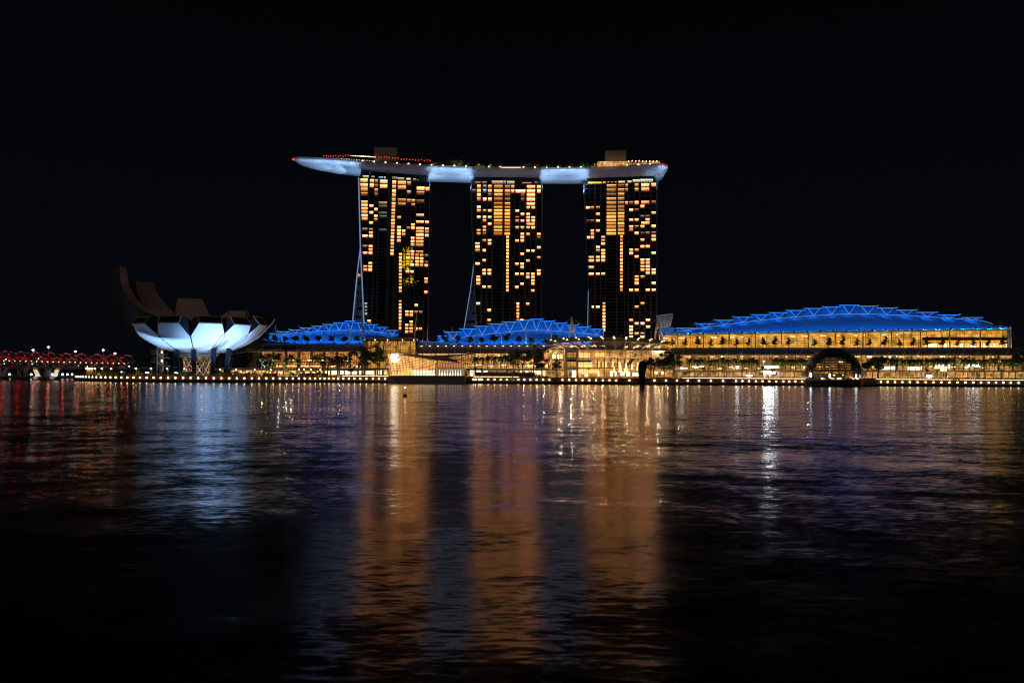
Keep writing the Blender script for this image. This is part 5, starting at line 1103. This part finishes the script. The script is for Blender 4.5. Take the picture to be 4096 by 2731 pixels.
# ------------------------------------------------------------------ trees
def leaf_cloud(seed, clumps, n, size):
    r = random.Random(seed); m = MB()
    wts = [c[3] * c[4] * c[5] for c in clumps]
    for _ in range(n):
        cx, cy, cz, rx, ry, rz = r.choices(clumps, wts)[0]
        while True:
            x, y, z = r.uniform(-1, 1), r.uniform(-1, 1), r.uniform(-1, 1)
            q = x * x + y * y + z * z
            if q <= 1 and q > r.random() * .7: break
        p = Vector((cx + x * rx, cy + y * ry, cz + z * rz)); s = size * r.uniform(.6, 1.3)
        a = Vector((r.gauss(0, 1), r.gauss(0, 1), r.gauss(0, .6))).normalized(); b = a.cross(Vector((r.gauss(0, 1), r.gauss(0, 1), r.gauss(0, 1)))).normalized()
        m.quad(p - a * s, p + b * s * .45, p + a * s, p - b * s * .45)
    return m
def proto_tree(kind, seed):
    r = random.Random(seed)
    o = thing(kind, 'x', 'tree')
    if kind == 'clipped_tree':
        lay = r.choice((1, 2, 3)); cl = []
        for k in range(14):
            a = r.uniform(0, 6.28); q = r.uniform(0, .75); cl.append((math.cos(a) * q * 2.1, math.sin(a) * q * 2.1, 3.4 + r.uniform(-.9, 1.3) * (1 if lay == 1 else 1.3), r.uniform(.6, 1.1), r.uniform(.6, 1.1), r.uniform(.3, .6)))
        tr = MB().tube([(0, 0, 0), (.1, 0, 1.2), (-.05, .1, 2.6), (0, 0, 3.6)], [.17, .13, .11, .05], 6)
        for k in range(7):
            c = cl[k]; tr.tube([(0, 0, 1.7 + k * .15), (c[0] * .6, c[1] * .6, c[2] - .4), (c[0], c[1], c[2])], [.07, .05, .02], 4)
        tr.build('trunk', M['bark'], o); leaf_cloud(seed, cl, 1100, .36).build('crown', M['leaf'], o)
    elif kind == 'pine_tree':
        cl = []
        for k in range(10):
            z = 2.0 + k * .42; q = 2.0 * (1 - k / 13); a = r.uniform(0, 6.28); cl.append((math.cos(a) * q * .5, math.sin(a) * q * .5, z, q * r.uniform(.5, .8), q * .6, .26))
        tr = MB().tube([(0, 0, 0), (.2, 0, 1.5), (-.1, .1, 3.2), (0, 0, 6.0)], [.2, .15, .1, .03], 6)
        for c in cl: tr.tube([(0, 0, c[2] - .5), (c[0], c[1], c[2])], [.06, .03], 4)
        tr.build('trunk', M['bark'], o); leaf_cloud(seed, cl, 700, .36).build('crown', M['leaf'], o)
    elif kind in ('street_tree', 'feathery_tree'):
        feather = kind == 'feathery_tree'; cl = []; tr = MB(); stems = r.choice((1, 2)) if not feather else 2
        for s_ in range(stems):
            bx = (s_ - (stems - 1) / 2) * 1.3; lean = r.uniform(-.6, .6) + bx * .4
            tr.tube([(bx, 0, 0), (bx + lean * .4, 0, 3.2), (bx + lean, .3, 6.5)], [.38, .28, .18], 7)
            for k in range(8):
                a = r.uniform(0, 6.28); L_ = r.uniform(1.8, 4.0) * (1.2 if feather else 1); z1 = r.uniform(6.5, 12.0) if not feather else r.uniform(5.5, 8.5)
                e = (bx + lean + math.cos(a) * L_, math.sin(a) * L_ * .8, z1); tr.tube([(bx + lean * .7, .2, r.uniform(3.5, 6)), (bx + lean + math.cos(a) * L_ * .5, math.sin(a) * L_ * .4, z1 - 1.6), e], [.16, .1, .04], 5)
                for q in range(4): cl.append((e[0] + r.gauss(0, .9), e[1] + r.gauss(0, .9), e[2] + r.gauss(0, .8), r.uniform(.6, 1.25), r.uniform(.6, 1.25), r.uniform(.4, .8) * (.6 if feather else 1)))
        tr.build('trunk', M['bark'], o); leaf_cloud(seed, cl, 2500 if not feather else 1900, .40 if not feather else .30).build('crown', M['leaf_brown' if feather else 'leaf'], o)
    elif kind == 'rain_tree':
        cl = []; tr = MB().tube([(0, 0, 0), (-.4, 0, 2.5), (.2, 0, 4.5)], [.5, .4, .3], 8)
        for k in range(16):
            a = r.uniform(0, 6.28); q = r.uniform(1, 6.0); z = 8.8 - q * q * .085 + r.uniform(-.8, .6); cl.append((math.cos(a) * q, math.sin(a) * q * .7, z, r.uniform(1.5, 2.4), r.uniform(1.2, 2.2), r.uniform(.9, 1.5)))
            tr.tube([(.1, 0, 4), (math.cos(a) * q * .5, math.sin(a) * q * .35, z * .72), (math.cos(a) * q, math.sin(a) * q * .7, z)], [.2, .12, .04], 5)
        tr.build('trunk', M['bark'], o); leaf_cloud(seed, cl, 4200, .5).build('crown', M['leaf'], o)
    elif kind == 'palm_tree':
        H = 10.0; tr = MB().tube([(0, 0, 0), (.05, 0, 3), (-.04, .05, 7), (0, 0, H)], [.34, .26, .22, .15], 8); tr.build('trunk', M['bark'], o)
        cr = MB(); nf = 19
        for k in range(nf):
            az = k * 2.399 + r.uniform(-.2, .2); el = lerp(1.25, -.35, k / (nf - 1)) + r.uniform(-.12, .12); Lf = r.uniform(3.0, 3.9); d = Vector((math.cos(az), math.sin(az), 0)); sd = Vector((-d.y, d.x, 0)); pts = []
            for q in range(8):
                s = q / 7; e2 = el - 1.5 * s * s; pts.append((pts[-1] + (d * math.cos(e2) + Vector((0, 0, math.sin(e2)))) * (Lf / 7)) if pts else Vector((0, 0, H - .1)))
            cr.tube(pts, [.06 - .006 * q for q in range(8)], 3)
            for q in range(1, 8):
                p = pts[q]; t = (pts[q] - pts[q - 1]).normalized(); ll = .95 * math.sin(math.pi * (.18 + .72 * q / 7)) + .12
                for sg in (1, -1):
                    for f in (0, .5):
                        p0 = p - t * (Lf / 7) * f; e = p0 + (sd * sg * .8 + t * .55 + Vector((0, 0, -.42))).normalized() * ll; cr.quad(p0, p0 + t * .34, e + t * .10, e)
        cr.build('crown', M['palm'], o)
    elif kind == 'bush':
        cl = [(r.uniform(-1.6, 1.6), r.uniform(-.6, .6), r.uniform(.5, 1.3), r.uniform(.5, .9), .6, r.uniform(.35, .7)) for _ in range(9)]
        leaf_cloud(seed, cl, 420, .22).build('foliage', M['palm'], o); MB().tube([(0, 0, 0), (0, 0, .7)], .12, 5).build('stem', M['bark'], o)
    return o
PROT = {}
USED = set()
def plant(kind, variant, loc, label, scale=1.0, rz=0.0, group=None, sz=None):
    key = (kind, variant)
    if key not in PROT: PROT[key] = proto_tree(kind, hash(kind) % 97 * 0 + variant * 13 + len(kind)); o = PROT[key]
    else: o = copy_tree(PROT[key])
    o.location = loc; o.rotation_euler = (0, 0, rz); o.scale = (scale, scale, sz or scale); o['label'] = label; o['category'] = 'tree' if kind != 'bush' else 'bush'
    if kind == 'palm_tree': o['category'] = 'palm'
    if group: o['group'] = group
    return o
def trees():
    k = 0
    for i, (zx, zy) in enumerate(((225, 415), (330, 395), (465, 410), (603, 420), (758, 410), (920, 405), (1100, 400), (1263, 410), (1428, 420))):
        px = 1000 + zx * .2976; p = W(px, 1376, 562); plant('clipped_tree', i % 5, p, 'dark terrace tree against the left blue roof, %s from the lotus building' % ORD[i], rnd.uniform(1.1, 1.3), i, 'terrace trees')
    for i, (zx, s) in enumerate(((75, .9), (275, 1.35), (437, 1.2), (618, 1.2), (770, 1.15), (937, 1.1), (1100, 1.4), (1275, 1.45), (1428, 1.15), (1600, 1.05), (1790, .9), (1920, 1.4))):
        px = 1650 + zx * .2976; p = W(px, 1380, 562); plant('clipped_tree', (i + 2) % 5, p, 'dark terrace tree against the middle blue roof, %s from the atrium' % ORD[i], s, i * 2.1, 'terrace trees', s * 1.05)
    R_ = [2600 + z * .3189 for z in (280, 440, 592, 768, 912, 1085, 1237, 1418, 1570, 1740, 2065, 2250)] + [3300 + z * .3384 for z in (45, 215, 385, 525, 710, 880, 1045, 1215, 1390, 1575, 1755, 1930, 2115, 2310)]
    for i, px in enumerate(R_):
        p = W(px, 1391.5, 563); plant('pine_tree', i % 5, p, 'layered small tree on the upper right terrace, %s from the left' % ORD[i], rnd.uniform(1.1, 1.45), i * 1.3, 'terrace trees')
        if i % 3 == 0: point('tree_uplight', p + Vector((0, -1.5, .6)), 60, (1.0, .75, .35), .15)
    # palms: (list of px, crown y, label)
    def palms(lst, d, lab, small=False):
        for i, (px, py) in enumerate(lst):
            p = W(px, py, d); h = p.z - GZ; s = max(.35, h / 10.4); xs = 1.02 * rnd.uniform(.9, 1.1) if not small else .62
            plant('palm_tree', i % 3, (p.x, d, GZ), lab % ORD[i], xs, i * 1.7, 'palms on the promenade', s)
            point('palm_uplight', (p.x + .8, d - 2.5, GZ + .5), 1100 if not small else 260, (1.0, .90, .42), .2)
    B = lambda zx, zy: (800 + zx * .2126, 1400 + zy * .2126)
    palms([B(1165, 122), B(1300, 105), B(1420, 145), B(1475, 105), B(1615, 190), B(1712, 130), B(1860, 195)], 505, 'tall palm before the left glass hall, %s from the lotus building')
    palms([B(1235, 275), B(1360, 300), B(1600, 285), B(1850, 290)], 500, 'short palm before the left glass hall, %s from the lotus building', True)
    E = lambda zx, zy: (1880 + zx * .17007, 1380 + zy * .17007)
    palms([E(130, 320), E(285, 325), E(440, 295), E(585, 310), E(735, 305), E(865, 305), E(1030, 405)], 508, 'tall palm right of the crystal pavilion, %s from the pavilion')
    palms([E(130, 535), E(265, 560), E(890, 600), E(1040, 600)], 500, 'short palm right of the crystal pavilion, %s from the pavilion', True)
    G = lambda zx, zy: (2600 + zx * .3189, 1180 + zy * .3189)
    palms([G(x, 825 + (i * 37 % 23) - 10) for i, x in enumerate((495, 590, 655, 755, 830, 905, 985, 1075, 1160, 1215, 1270, 1330))], 505, 'tall palm left of the dark dome, %s in the first row')
    palms([G(x, 822 + (i * 31 % 21) - 8) for i, x in enumerate((1560, 1640, 1700, 1770, 1830, 1890, 1950))], 505, 'tall palm just left of the dark dome, %s in the second row')
    palms([G(490, 965), G(670, 920), G(1160, 945), G(1410, 905), G(1540, 945)], 498, 'short palm left of the dark dome, %s from the sculpture', True)
    H = lambda zx, zy: (3600 + zx * .2109, 1370 + zy * .2109)
    palms([H(x, 345 + (i * 29 % 31) - 18) for i, x in enumerate((-180, -80, 60, 180, 290, 390, 520, 610, 720, 840, 900, 1010))], 503, 'tall palm right of the dark dome, %s in the first row')
    palms([H(x, 345 + (i * 29 % 31) - 15) for i, x in enumerate((1200, 1330, 1420, 1540, 1640, 1790, 1960, 2080, 2230, 2330))], 503, 'tall palm at the right edge, %s in the last row')
    palms([H(500, 520), H(700, 535), H(1940, 530)], 497, 'short palm right of the dark dome, %s from the dome', True)
    # broad trees
    def tr(kind, v, px, ytop, d, lab, sx=1.0, base=GZ):
        p = W(px, ytop, d); hh = {'street_tree': 12.8, 'feathery_tree': 9.6, 'rain_tree': 10.0}[kind]; s = (p.z - base) / hh; plant(kind, v, (p.x, d, base), lab, s * sx, v * 1.1, None, s); point('tree_uplight', (p.x + 1.5, d - 3.5, GZ + .6), 420, (1.0, .80, .45), .2)
    tr('feathery_tree', 0, 1303, 1418, 512, 'feathery brownish tree before the left glass hall, nearer the lotus building', 1.25)
    tr('feathery_tree', 1, 1354, 1418, 512, 'feathery brownish tree before the left glass hall, nearer the crystal pavilion', 1.1)
    tr('street_tree', 0, 1441, 1388, 508, 'tall leafy tree before the left glass hall, beside the atrium', 1.25)
    tr('street_tree', 1, 1514, 1375, 504, 'tallest slender tree with high crown, just left of the crystal pavilion', .75)
    tr('street_tree', 2, 1406, 1459, 500, 'small young leafy tree before the bright shop windows left of the pavilion', 1.0)
    tr('street_tree', 3, 2086, 1394, 505, 'broad leafy tree before the middle glass hall, left of a pair', 1.15)
    tr('street_tree', 0, 2139, 1396, 505, 'leafy tree before the middle glass hall, right of a pair', .95)
    tr('street_tree', 2, 2167, 1426, 503, 'lower leafy tree beside the arched end of the middle hall', .9)
    tr('street_tree', 1, 2228, 1433, 503, 'small round tree standing before the glazed arch', .8)
    tr('street_tree', 3, 2610, 1427, 503, 'leafy tree immediately right of the black upright sculpture', 1.1)
    tr('street_tree', 2, 2658, 1404, 503, 'leafy tree right of the entrance, left of a close pair', .95)
    tr('street_tree', 1, 2696, 1402, 503, 'leafy tree right of the entrance, right of a close pair', 1.1)
    tr('rain_tree', 0, 3515, 1427, 500, 'wide dark spreading tree just right of the dark dome', 1.0)
    tr('rain_tree', 1, 4110, 1395, 505, 'dark tree cut by the right edge of the picture', 1.0)
    tr('rain_tree', 2, 555, 1425, 530, 'pale lit tree at the end of the red footbridge', .8)
    for i, (px, py, s) in enumerate(((20, 1480, 1.6), (70, 1478, 1.8), (140, 1482, 1.5), (200, 1479, 1.9), (270, 1481, 1.6), (325, 1478, 1.7))):
        p = W(px, py, 690); plant('rain_tree', i % 3, (p.x, 690, 1.6), 'dark tree on the far bank behind the bridge, %s from the left' % ORD[i], s, i, 'far bank trees', (p.z - 1.6) / 10)
    # bushes by the pergolas
    for i, px in enumerate((398, 428, 445, 487, 575, 622, 690, 750, 885, 940, 1010, 1060, 1172, 1240, 1275)):
        d = wall_d(px) + 9; p = W(px, 1505, d); plant('bush', i % 3, (p.x, d, GZ), 'green bush lit among the left pergolas, %s from the left' % ORD[i], rnd.uniform(1.2, 1.9), i, 'pergola bushes')
        if i % 2 == 0: point('bush_light', (p.x, d - 1.8, GZ + .4), 60, (1.0, .78, .25), .15)
trees()
for i, px in enumerate((1735, 1760, 1815, 1822, 1838, 1870, 1915, 1925, 1960, 1990, 2100, 2118, 2142, 2200, 2235, 2280, 2330, 2352, 2375)):
    d = interp(DF, px) + 3; p = W(px, interp(RIM, px) - 4, d); plant('bush', i % 3, p, 'small lit plant on the pool deck, %s from the red lamps' % ORD[i], 2.1 if i not in (2, 3) else 3.6, i, 'sky deck planting')
    if i % 2 == 0: point('deck_light', p + Vector((.5, -1.5, 1.6)), 130, (1.0, .72, .28), .15)

# ------------------------------------------------------------------ promenade furniture
def promenade():
    A = [300 + z / 4.704 for z in (22, 47, 75, 112, 152, 208, 268, 333, 405, 485, 573, 667, 765, 873, 983, 1099, 1221, 1347, 1477, 1612, 1749, 1889, 2032, 2174, 2317)]
    B = [800 + z / 4.704 for z in (113, 258, 404, 549, 693, 835, 977, 1113, 1248, 1379, 1506, 1630, 1748, 1861, 1969, 2072, 2169, 2262, 2345)]
    Cc = [1300 + z / 5.88 for z in (95, 200, 311, 430, 558, 692, 831, 975, 1124, 1267, 1412)]
    E = [1880 + z / 5.88 for z in (82, 133, 210, 245, 280, 431, 577, 722, 865, 1002, 1139, 1279, 1421, 1566, 1717, 1867, 2175, 2335)]
    Ff = [2240 + z / 4.704 for z in (300, 424, 552, 679, 806, 932, 1057, 1306, 1777, 1995, 2203)]
    G = [2600 + z / 3.136 for z in (473, 615, 763, 917, 1077, 1160, 1243, 1328, 1412, 1498, 1585, 1673, 1748, 1824, 1910)]
    H = [3100 + z / 4.704 for z in (1603, 1995, 2122, 2260)] + [3600 + z / 4.742 for z in (47, 186, 335, 487, 637, 786, 939, 1091, 1242, 1392, 1540, 1683, 1824, 1963, 2102, 2250)]
    pro = None
    for lst, lab in ((A, 'round sea wall lamp left of the lotus legs, %s from the left end'), (B, 'round sea wall lamp between lotus legs and feathery trees, %s from the left'), (Cc, 'round sea wall lamp left of the crystal pavilion, %s of that stretch'), (E, 'round sea wall lamp below the middle hall, %s from the pavilion'),
                     (Ff, 'round sea wall lamp below the entrance plaza, %s from the left'), (G, 'round sea wall lamp left of the dark dome, %s from the sculpture'), (H, 'round sea wall lamp right of the dark dome, %s from the dome')):
        for i, px in enumerate(lst):
            d = wall_d(px) - .35; p = W(px, 1519.5 + .0061 * (px - 2048), d); p.z = 2.62
            if pro is None:
                pro = thing('wall_lamp', 'x', 'lamp', p, 'round lamps along the sea wall')
                MB().lathe(p, [(.08, -.42), (.30, -.32), (.43, 0), (.30, .32), (.08, .42)], 10).build('globe', M['warm_lamp'], pro)
                MB().box(p.x - .3, p.x + .3, p.y + .3, p.y + .36, p.z - .5, p.z + .5).build('backplate', M['dark'], pro); o = pro
            else: o = copy_tree(pro); o.location = p
            o['label'] = lab % ORD[i]
    # strip-lit handrail ledges
    for k, (x0, x1, n) in enumerate(((1368, 1555, 7), (1893, 2075, 7), (2728, 3222, 10), (3505, 4100, 12))):
        t = thing('lit_ledge', 'stone ledge with a broken line of warm strip light, %s from the left' % ORD[k], 'ledge', W((x0 + x1) / 2, 1510, wall_d((x0 + x1) / 2)))
        for i in range(n):
            a, b = lerp(x0, x1, i / n) + 1.2, lerp(x0, x1, (i + 1) / n) - 1.2; d = wall_d(a) + .4; X0, X1 = XP(a, d), XP(b, d)
            MB().box(X0, X1, d - .35, d - .2, 4.15, 4.42).build('strip_light', M['strip'], t)
            MB().box(X0 - .2, X1 + .2, d - .6, d + 2.0, 4.43, 4.75).build('coping', M['beige'], t); MB().box(X0 - .2, X1 + .2, d - .15, d + 1.8, GZ, 4.42).build('ledge_wall', M['soil'], t)
    # left pergolas
    for k, (x0, x1, cols) in enumerate(((347, 480, (348, 352, 356, 361, 366, 371, 382, 410, 448)), (540, 762, (546, 607, 671, 740)), (870, 1095, (882.5, 947, 1021, 1086)), (1180, 1300, (1197.5, 1218, 1245, 1283)))):
        t = thing('pergola', 'flat roofed waterside pergola on lit round columns, %s from the left' % ORD[k], 'pergola', W((x0 + x1) / 2, 1505, wall_d((x0 + x1) / 2) + 7))
        xm = (x0 + x1) / 2; d = wall_d(xm) + 4; yt = 1470 if k < 2 else 1474; zt = ZP(xm, yt, d)
        a, b = XP(x0, d), XP(x1, d); MB().hexa([(a, d - 1.5, zt - .35), (b, d - 1.5, zt - .35), (b, d + 7, zt - .2), (a, d + 7, zt - .2), (a, d - 1.5, zt), (b, d - 1.5, zt), (b, d + 7, zt + .3), (a, d + 7, zt + .3)]).build('roof', M['soil'], t)
        for i in range(int((b - a) / 1.2)): MB().box(a + i * 1.2, a + i * 1.2 + .25, d - 2.1, d - 1.55, zt - .2, zt + .1).build('rafter_end', M['wood'], t)
        for px in cols:
            dd = d + (5 if (k == 0 and px < 375) else 1.0); x = XP(px, dd); MB().lathe((x, dd, 0), [(.42, GZ), (.42, zt - 1.2), (.62, zt - .3)], 10).build('column', M['beige'], t)
            MB().box(x - .3, x + .3, dd - 1.25, dd - .8, zt - .7, zt - .4).build('column_lamp', M['warm_lamp'], t)
        for i in range(3):
            px = lerp(x0 + 15, x1 - 30, i / 2); X = XP(px, d + 7); MB().box(X, X + 6.5, d + 6.5, d + 8, GZ, GZ + 1.9).build('planter', M['soil'], t)
    # bright kiosk lights behind the pergolas
    kb = thing('kiosk_row', 'row of small lit kiosks behind the pergolas before the left hall', 'kiosk', W(1050, 1500, 515))
    for i in range(26):
        px = 895 + i * 15.5 + rnd.uniform(-4, 4); y = rnd.uniform(1480, 1494); wv = rnd.uniform(2, 7); MB().pbox(px, px + wv, y, y + rnd.uniform(2, 6), 514, .3).build('kiosk_light', M[rnd.choice(('shop', 'shop_warm', 'soft_lamp', 'shop_warm'))], kb)
    MB().pbox(890, 1310, 1496, 1504, 513, 3).build('counter', M['soil'], kb)
    # railing along the left promenade
    rl = thing('promenade_railing', 'thin metal railing along the left promenade edge', 'railing', W(800, 1505, 460))
    pts = []
    for i in range(150):
        px = 395 + i * 6.6; d = wall_d(px) + .5; x = XP(px, d); pts.append((x, d, GZ + 1.15)); MB().box(x - .05, x + .05, d, d + .08, GZ, GZ + 1.15).build('post', M['hull'], rl)
    MB().tube(pts, .05, 4).build('top_rail', M['hull'], rl)
    # railing at the entrance plaza
    rl = thing('plaza_railing', 'dark railing along the entrance plaza edge', 'railing', W(2450, 1507, 489)); pts = []
    for i in range(110):
        px = 2080 + i * 5.6; d = wall_d(px) + .5; x = XP(px, d); pts.append((x, d, GZ + 1.1)); MB().box(x - .05, x + .05, d, d + .08, GZ, GZ + 1.1).build('post', M['dark'], rl)
    MB().tube(pts, .06, 4).build('top_rail', M['dark'], rl)
    # fenders
    fs = [2240 + z / 4.704 for z in (345, 375, 410, 440, 1255, 1345, 1380, 1415, 1480, 1630, 1700, 1730, 1780, 1815, 1850, 1890)]
    for i, px in enumerate(fs):
        d = wall_d(px) - 4.75; x = XP(px, d); o = MB(); o.tube([(x + math.cos(a) * .5, d, 1.2 + math.sin(a) * .5) for a in [q * math.pi / 6 for q in range(13)]], .13, 5, cap=False)
        ob = o.build('boat_fender', M['hull'], None, origin=(x, d, 1.2)); tag(ob, 'pale ring fender on the boardwalk edge below the entrance, %s from the left' % ORD[i], 'fender', 'ring fenders')
    # buoy
    b = thing('marker_buoy', 'small round marker buoy with a lit pole floating on the bay', 'buoy', W(1620, 1590, 197)); c = W(1620, 1585, 197); c.z = 0.15
    MB().lathe(c, [(.1, -.5), (.42, -.35), (.52, 0), (.42, .35), (.1, .5)], 14).build('float', pbr('rust red buoy', (.12, .03, .02), .6), b)
    tp = W(1620, 1551, 197); MB().tube([(c.x, 197, .5), (c.x, 197, tp.z)], .05, 6).build('pole', M['dark'], b); MB().lathe((c.x, 197, tp.z + .1), [(.05, -.15), (.14, -.1), (.14, .12), (.05, .18)], 8).build('lamp', M['white_lamp'], b)
    o = thing('mooring_float', 'small dark float with a short post left of the dome', 'buoy', W(2715, 1549, 350)); c = W(2715, 1549, 350); MB().box(c.x - .9, c.x + .9, 349.5, 350.5, -.2, .25).build('float', M['dark'], o); MB().tube([(c.x + .2, 350, .2), (c.x + .2, 350, 1.7)], .06, 5).build('post', M['dark'], o)
    # boarding pavilion: sign mast near the middle hall
    t = thing('sign_pylon', 'slim pale pylon rising from the sea wall below the middle hall', 'pylon', W(2049, 1522, 487)); a = W(2047, 1488, 487); bq = W(2053, 1521, 487); MB().box(a.x, bq.x, 487, 487.6, 1.8, a.z).build('shaft', M['beige'], t); MB().box(a.x + .1, bq.x - .1, 486.9, 486.99, a.z - 1.2, a.z - .3).build('plate', M['hull'], t)
    # low dark kiosk roofs on the promenade
    for k, (x0, x1, y0, y1) in enumerate(((1900, 2140, 1491, 1500),)):
        t = thing('planted_bank', 'long dark planted bank before the middle hall palms', 'planter', W((x0 + x1) / 2, y1, 496)); MB().pbox(x0, x1, y0, y1 + 6, 496, 3).build('bank', M['soil'], t)
        cl = [(XP(lerp(x0, x1, i / 40), 496), 497, ZP(2000, y0, 496), 1.2, 1, .5) for i in range(41)]; leaf_cloud(5, cl, 1400, .28).build('foliage', M['leaf'], t)
    for k, (x0, x1) in enumerate(((2730, 3215), (3640, 4100))):
        t = thing('hedge', 'low dark hedge at the foot of the palms %s of the dome' % ('left', 'right')[k], 'hedge', W((x0 + x1) / 2, 1508, 490)); cl = [(XP(lerp(x0, x1, i / 50), 490), 490, 5.1, 1.5, .7, .55) for i in range(51)]; leaf_cloud(9 + k, cl, 1800, .25).build('foliage', M['leaf'], t); MB().box(XP(x0, 490), XP(x1, 490), 489.6, 490.4, GZ, 4.6).build('planter', M['soil'], t)
    # boarding steps with lit rails
    for k, px in enumerate((3083, 3825)):
        t = thing('gangway_canopy', 'small pitched gangway canopy on the sea wall, %s of the dome' % ('left', 'right')[k], 'canopy', W(px, 1520, 482)); d = wall_d(px) - 2
        for s in (-1, 1): MB().hexa([W(px, 1516, d), W(px + s * 30, 1525, d), W(px + s * 30, 1525, d + 3), W(px, 1516, d + 3), W(px, 1513.5, d), W(px + s * 30, 1522.5, d), W(px + s * 30, 1522.5, d + 3), W(px, 1513.5, d + 3)]).build('slope', M['soil'], t)
        MB().pbox(px - 2, px + 2, 1514, 1534, d + 1, .4).build('post', M['dark'], t)
promenade()

# ------------------------------------------------------------------ lit cone trees and people on the plaza
def festive():
    for i, (px, y0, y1) in enumerate(((2457, 1465, 1490), (2481, 1450, 1488), (2504, 1449, 1488), (2528, 1452, 1478), (2552, 1446, 1480))):
        t = thing('lit_cone_tree', 'glowing cone-shaped light tree inside the entrance hall, %s from the left' % ORD[i], 'light tree', W(px, y1, 516), 'glowing cone trees')
        a, b = W(px, y0, 516), W(px, y1, 516); h = a.z - b.z; m = MB()
        m.lathe((b.x, 516, b.z), [(h * .22, 0), (h * .14, h * .22), (h * .18, h * .24), (h * .09, h * .55), (h * .12, h * .57), (h * .03, h * .93), (.05, h)], 10); m.build('cone', M['tree_glow'], t)
        MB().tube([(b.x, 516, GZ), (b.x, 516, b.z)], .25, 6).build('stand', M['beige'], t)
M['tree_glow'] = emi('glowing cone', (1.0, .66, .24), 2.2)
festive()
def people():
    def proto(seed, walk):
        me = bpy.data.meshes.new('person'); r = random.Random(seed)
        V = [(0, 0, .95), (0, 0, 1.2), (0, 0, 1.42), (0, 0, 1.52), (0, 0, 1.64), (0, 0, 1.74), (.1, 0, .9), (.12, -.02 - walk, .5), (.12, walk * 1.2, .06), (-.1, 0, .9), (-.12, .02 + walk, .5), (-.12, -walk * .6, .06), (.12, -.09 - walk, .02), (-.12, -.14, .02),
             (.2, 0, 1.4), (.27, .02, 1.12), (.28, -.06 - walk, .88), (-.2, 0, 1.4), (-.27, -.02, 1.12), (-.28, -.08, .88)]
        Eg = [(0, 1), (1, 2), (2, 3), (3, 4), (4, 5), (0, 6), (6, 7), (7, 8), (0, 9), (9, 10), (10, 11), (8, 12), (11, 13), (2, 14), (14, 15), (15, 16), (2, 17), (17, 18), (18, 19)]
        rad = [.15, .15, .15, .065, .105, .07, .1, .075, .05, .1, .075, .05, .04, .04, .075, .055, .04, .075, .055, .04]
        me.from_pydata(V, Eg, []); ob = bpy.data.objects.new('tmp', me); COL.objects.link(ob); md = ob.modifiers.new('s', 'SKIN')
        for i, q in enumerate(rad): me.skin_vertices[0].data[i].radius = (q, q * .85)
        me.skin_vertices[0].data[0].use_root = True
        ob.modifiers.new('b', 'SUBSURF').levels = 1
        dg = bpy.context.evaluated_depsgraph_get(); out = bpy.data.meshes.new_from_object(ob.evaluated_get(dg)); bpy.data.objects.remove(ob); out.name = 'person'; out.materials.clear(); out.materials.append(M['cloth']); return out
    ms = [proto(1, .0), proto(2, .16)]
    xs = [2240 + z / 4.704 for z in (60, 110, 150, 190, 340, 410, 430, 545, 575, 610, 680, 715, 840, 880, 935, 1010, 1060, 1120, 1290, 1320, 1400, 1690, 1815, 1850, 1905, 1970)] + [2148, 2158, 2172]
    for i, px in enumerate(sorted(xs)):
        d = 496 + rnd.uniform(0, 6); o = bpy.data.objects.new('person', ms[i % 2]); COL.objects.link(o); o.location = (XP(px, d), d, GZ); o.rotation_euler = (0, 0, rnd.uniform(0, 6.28)); o.scale = (1, 1, rnd.uniform(.93, 1.06))
        tag(o, 'dark clothed person %s on the entrance plaza, %s from the left' % ('walking' if i % 2 else 'standing', ORD[i]), 'person', 'people on the plaza')
people()
for px in range(2290, 2640, 60): point('plaza_light', W(px, 1492, 505), 260, (1.0, .75, .45), .3)
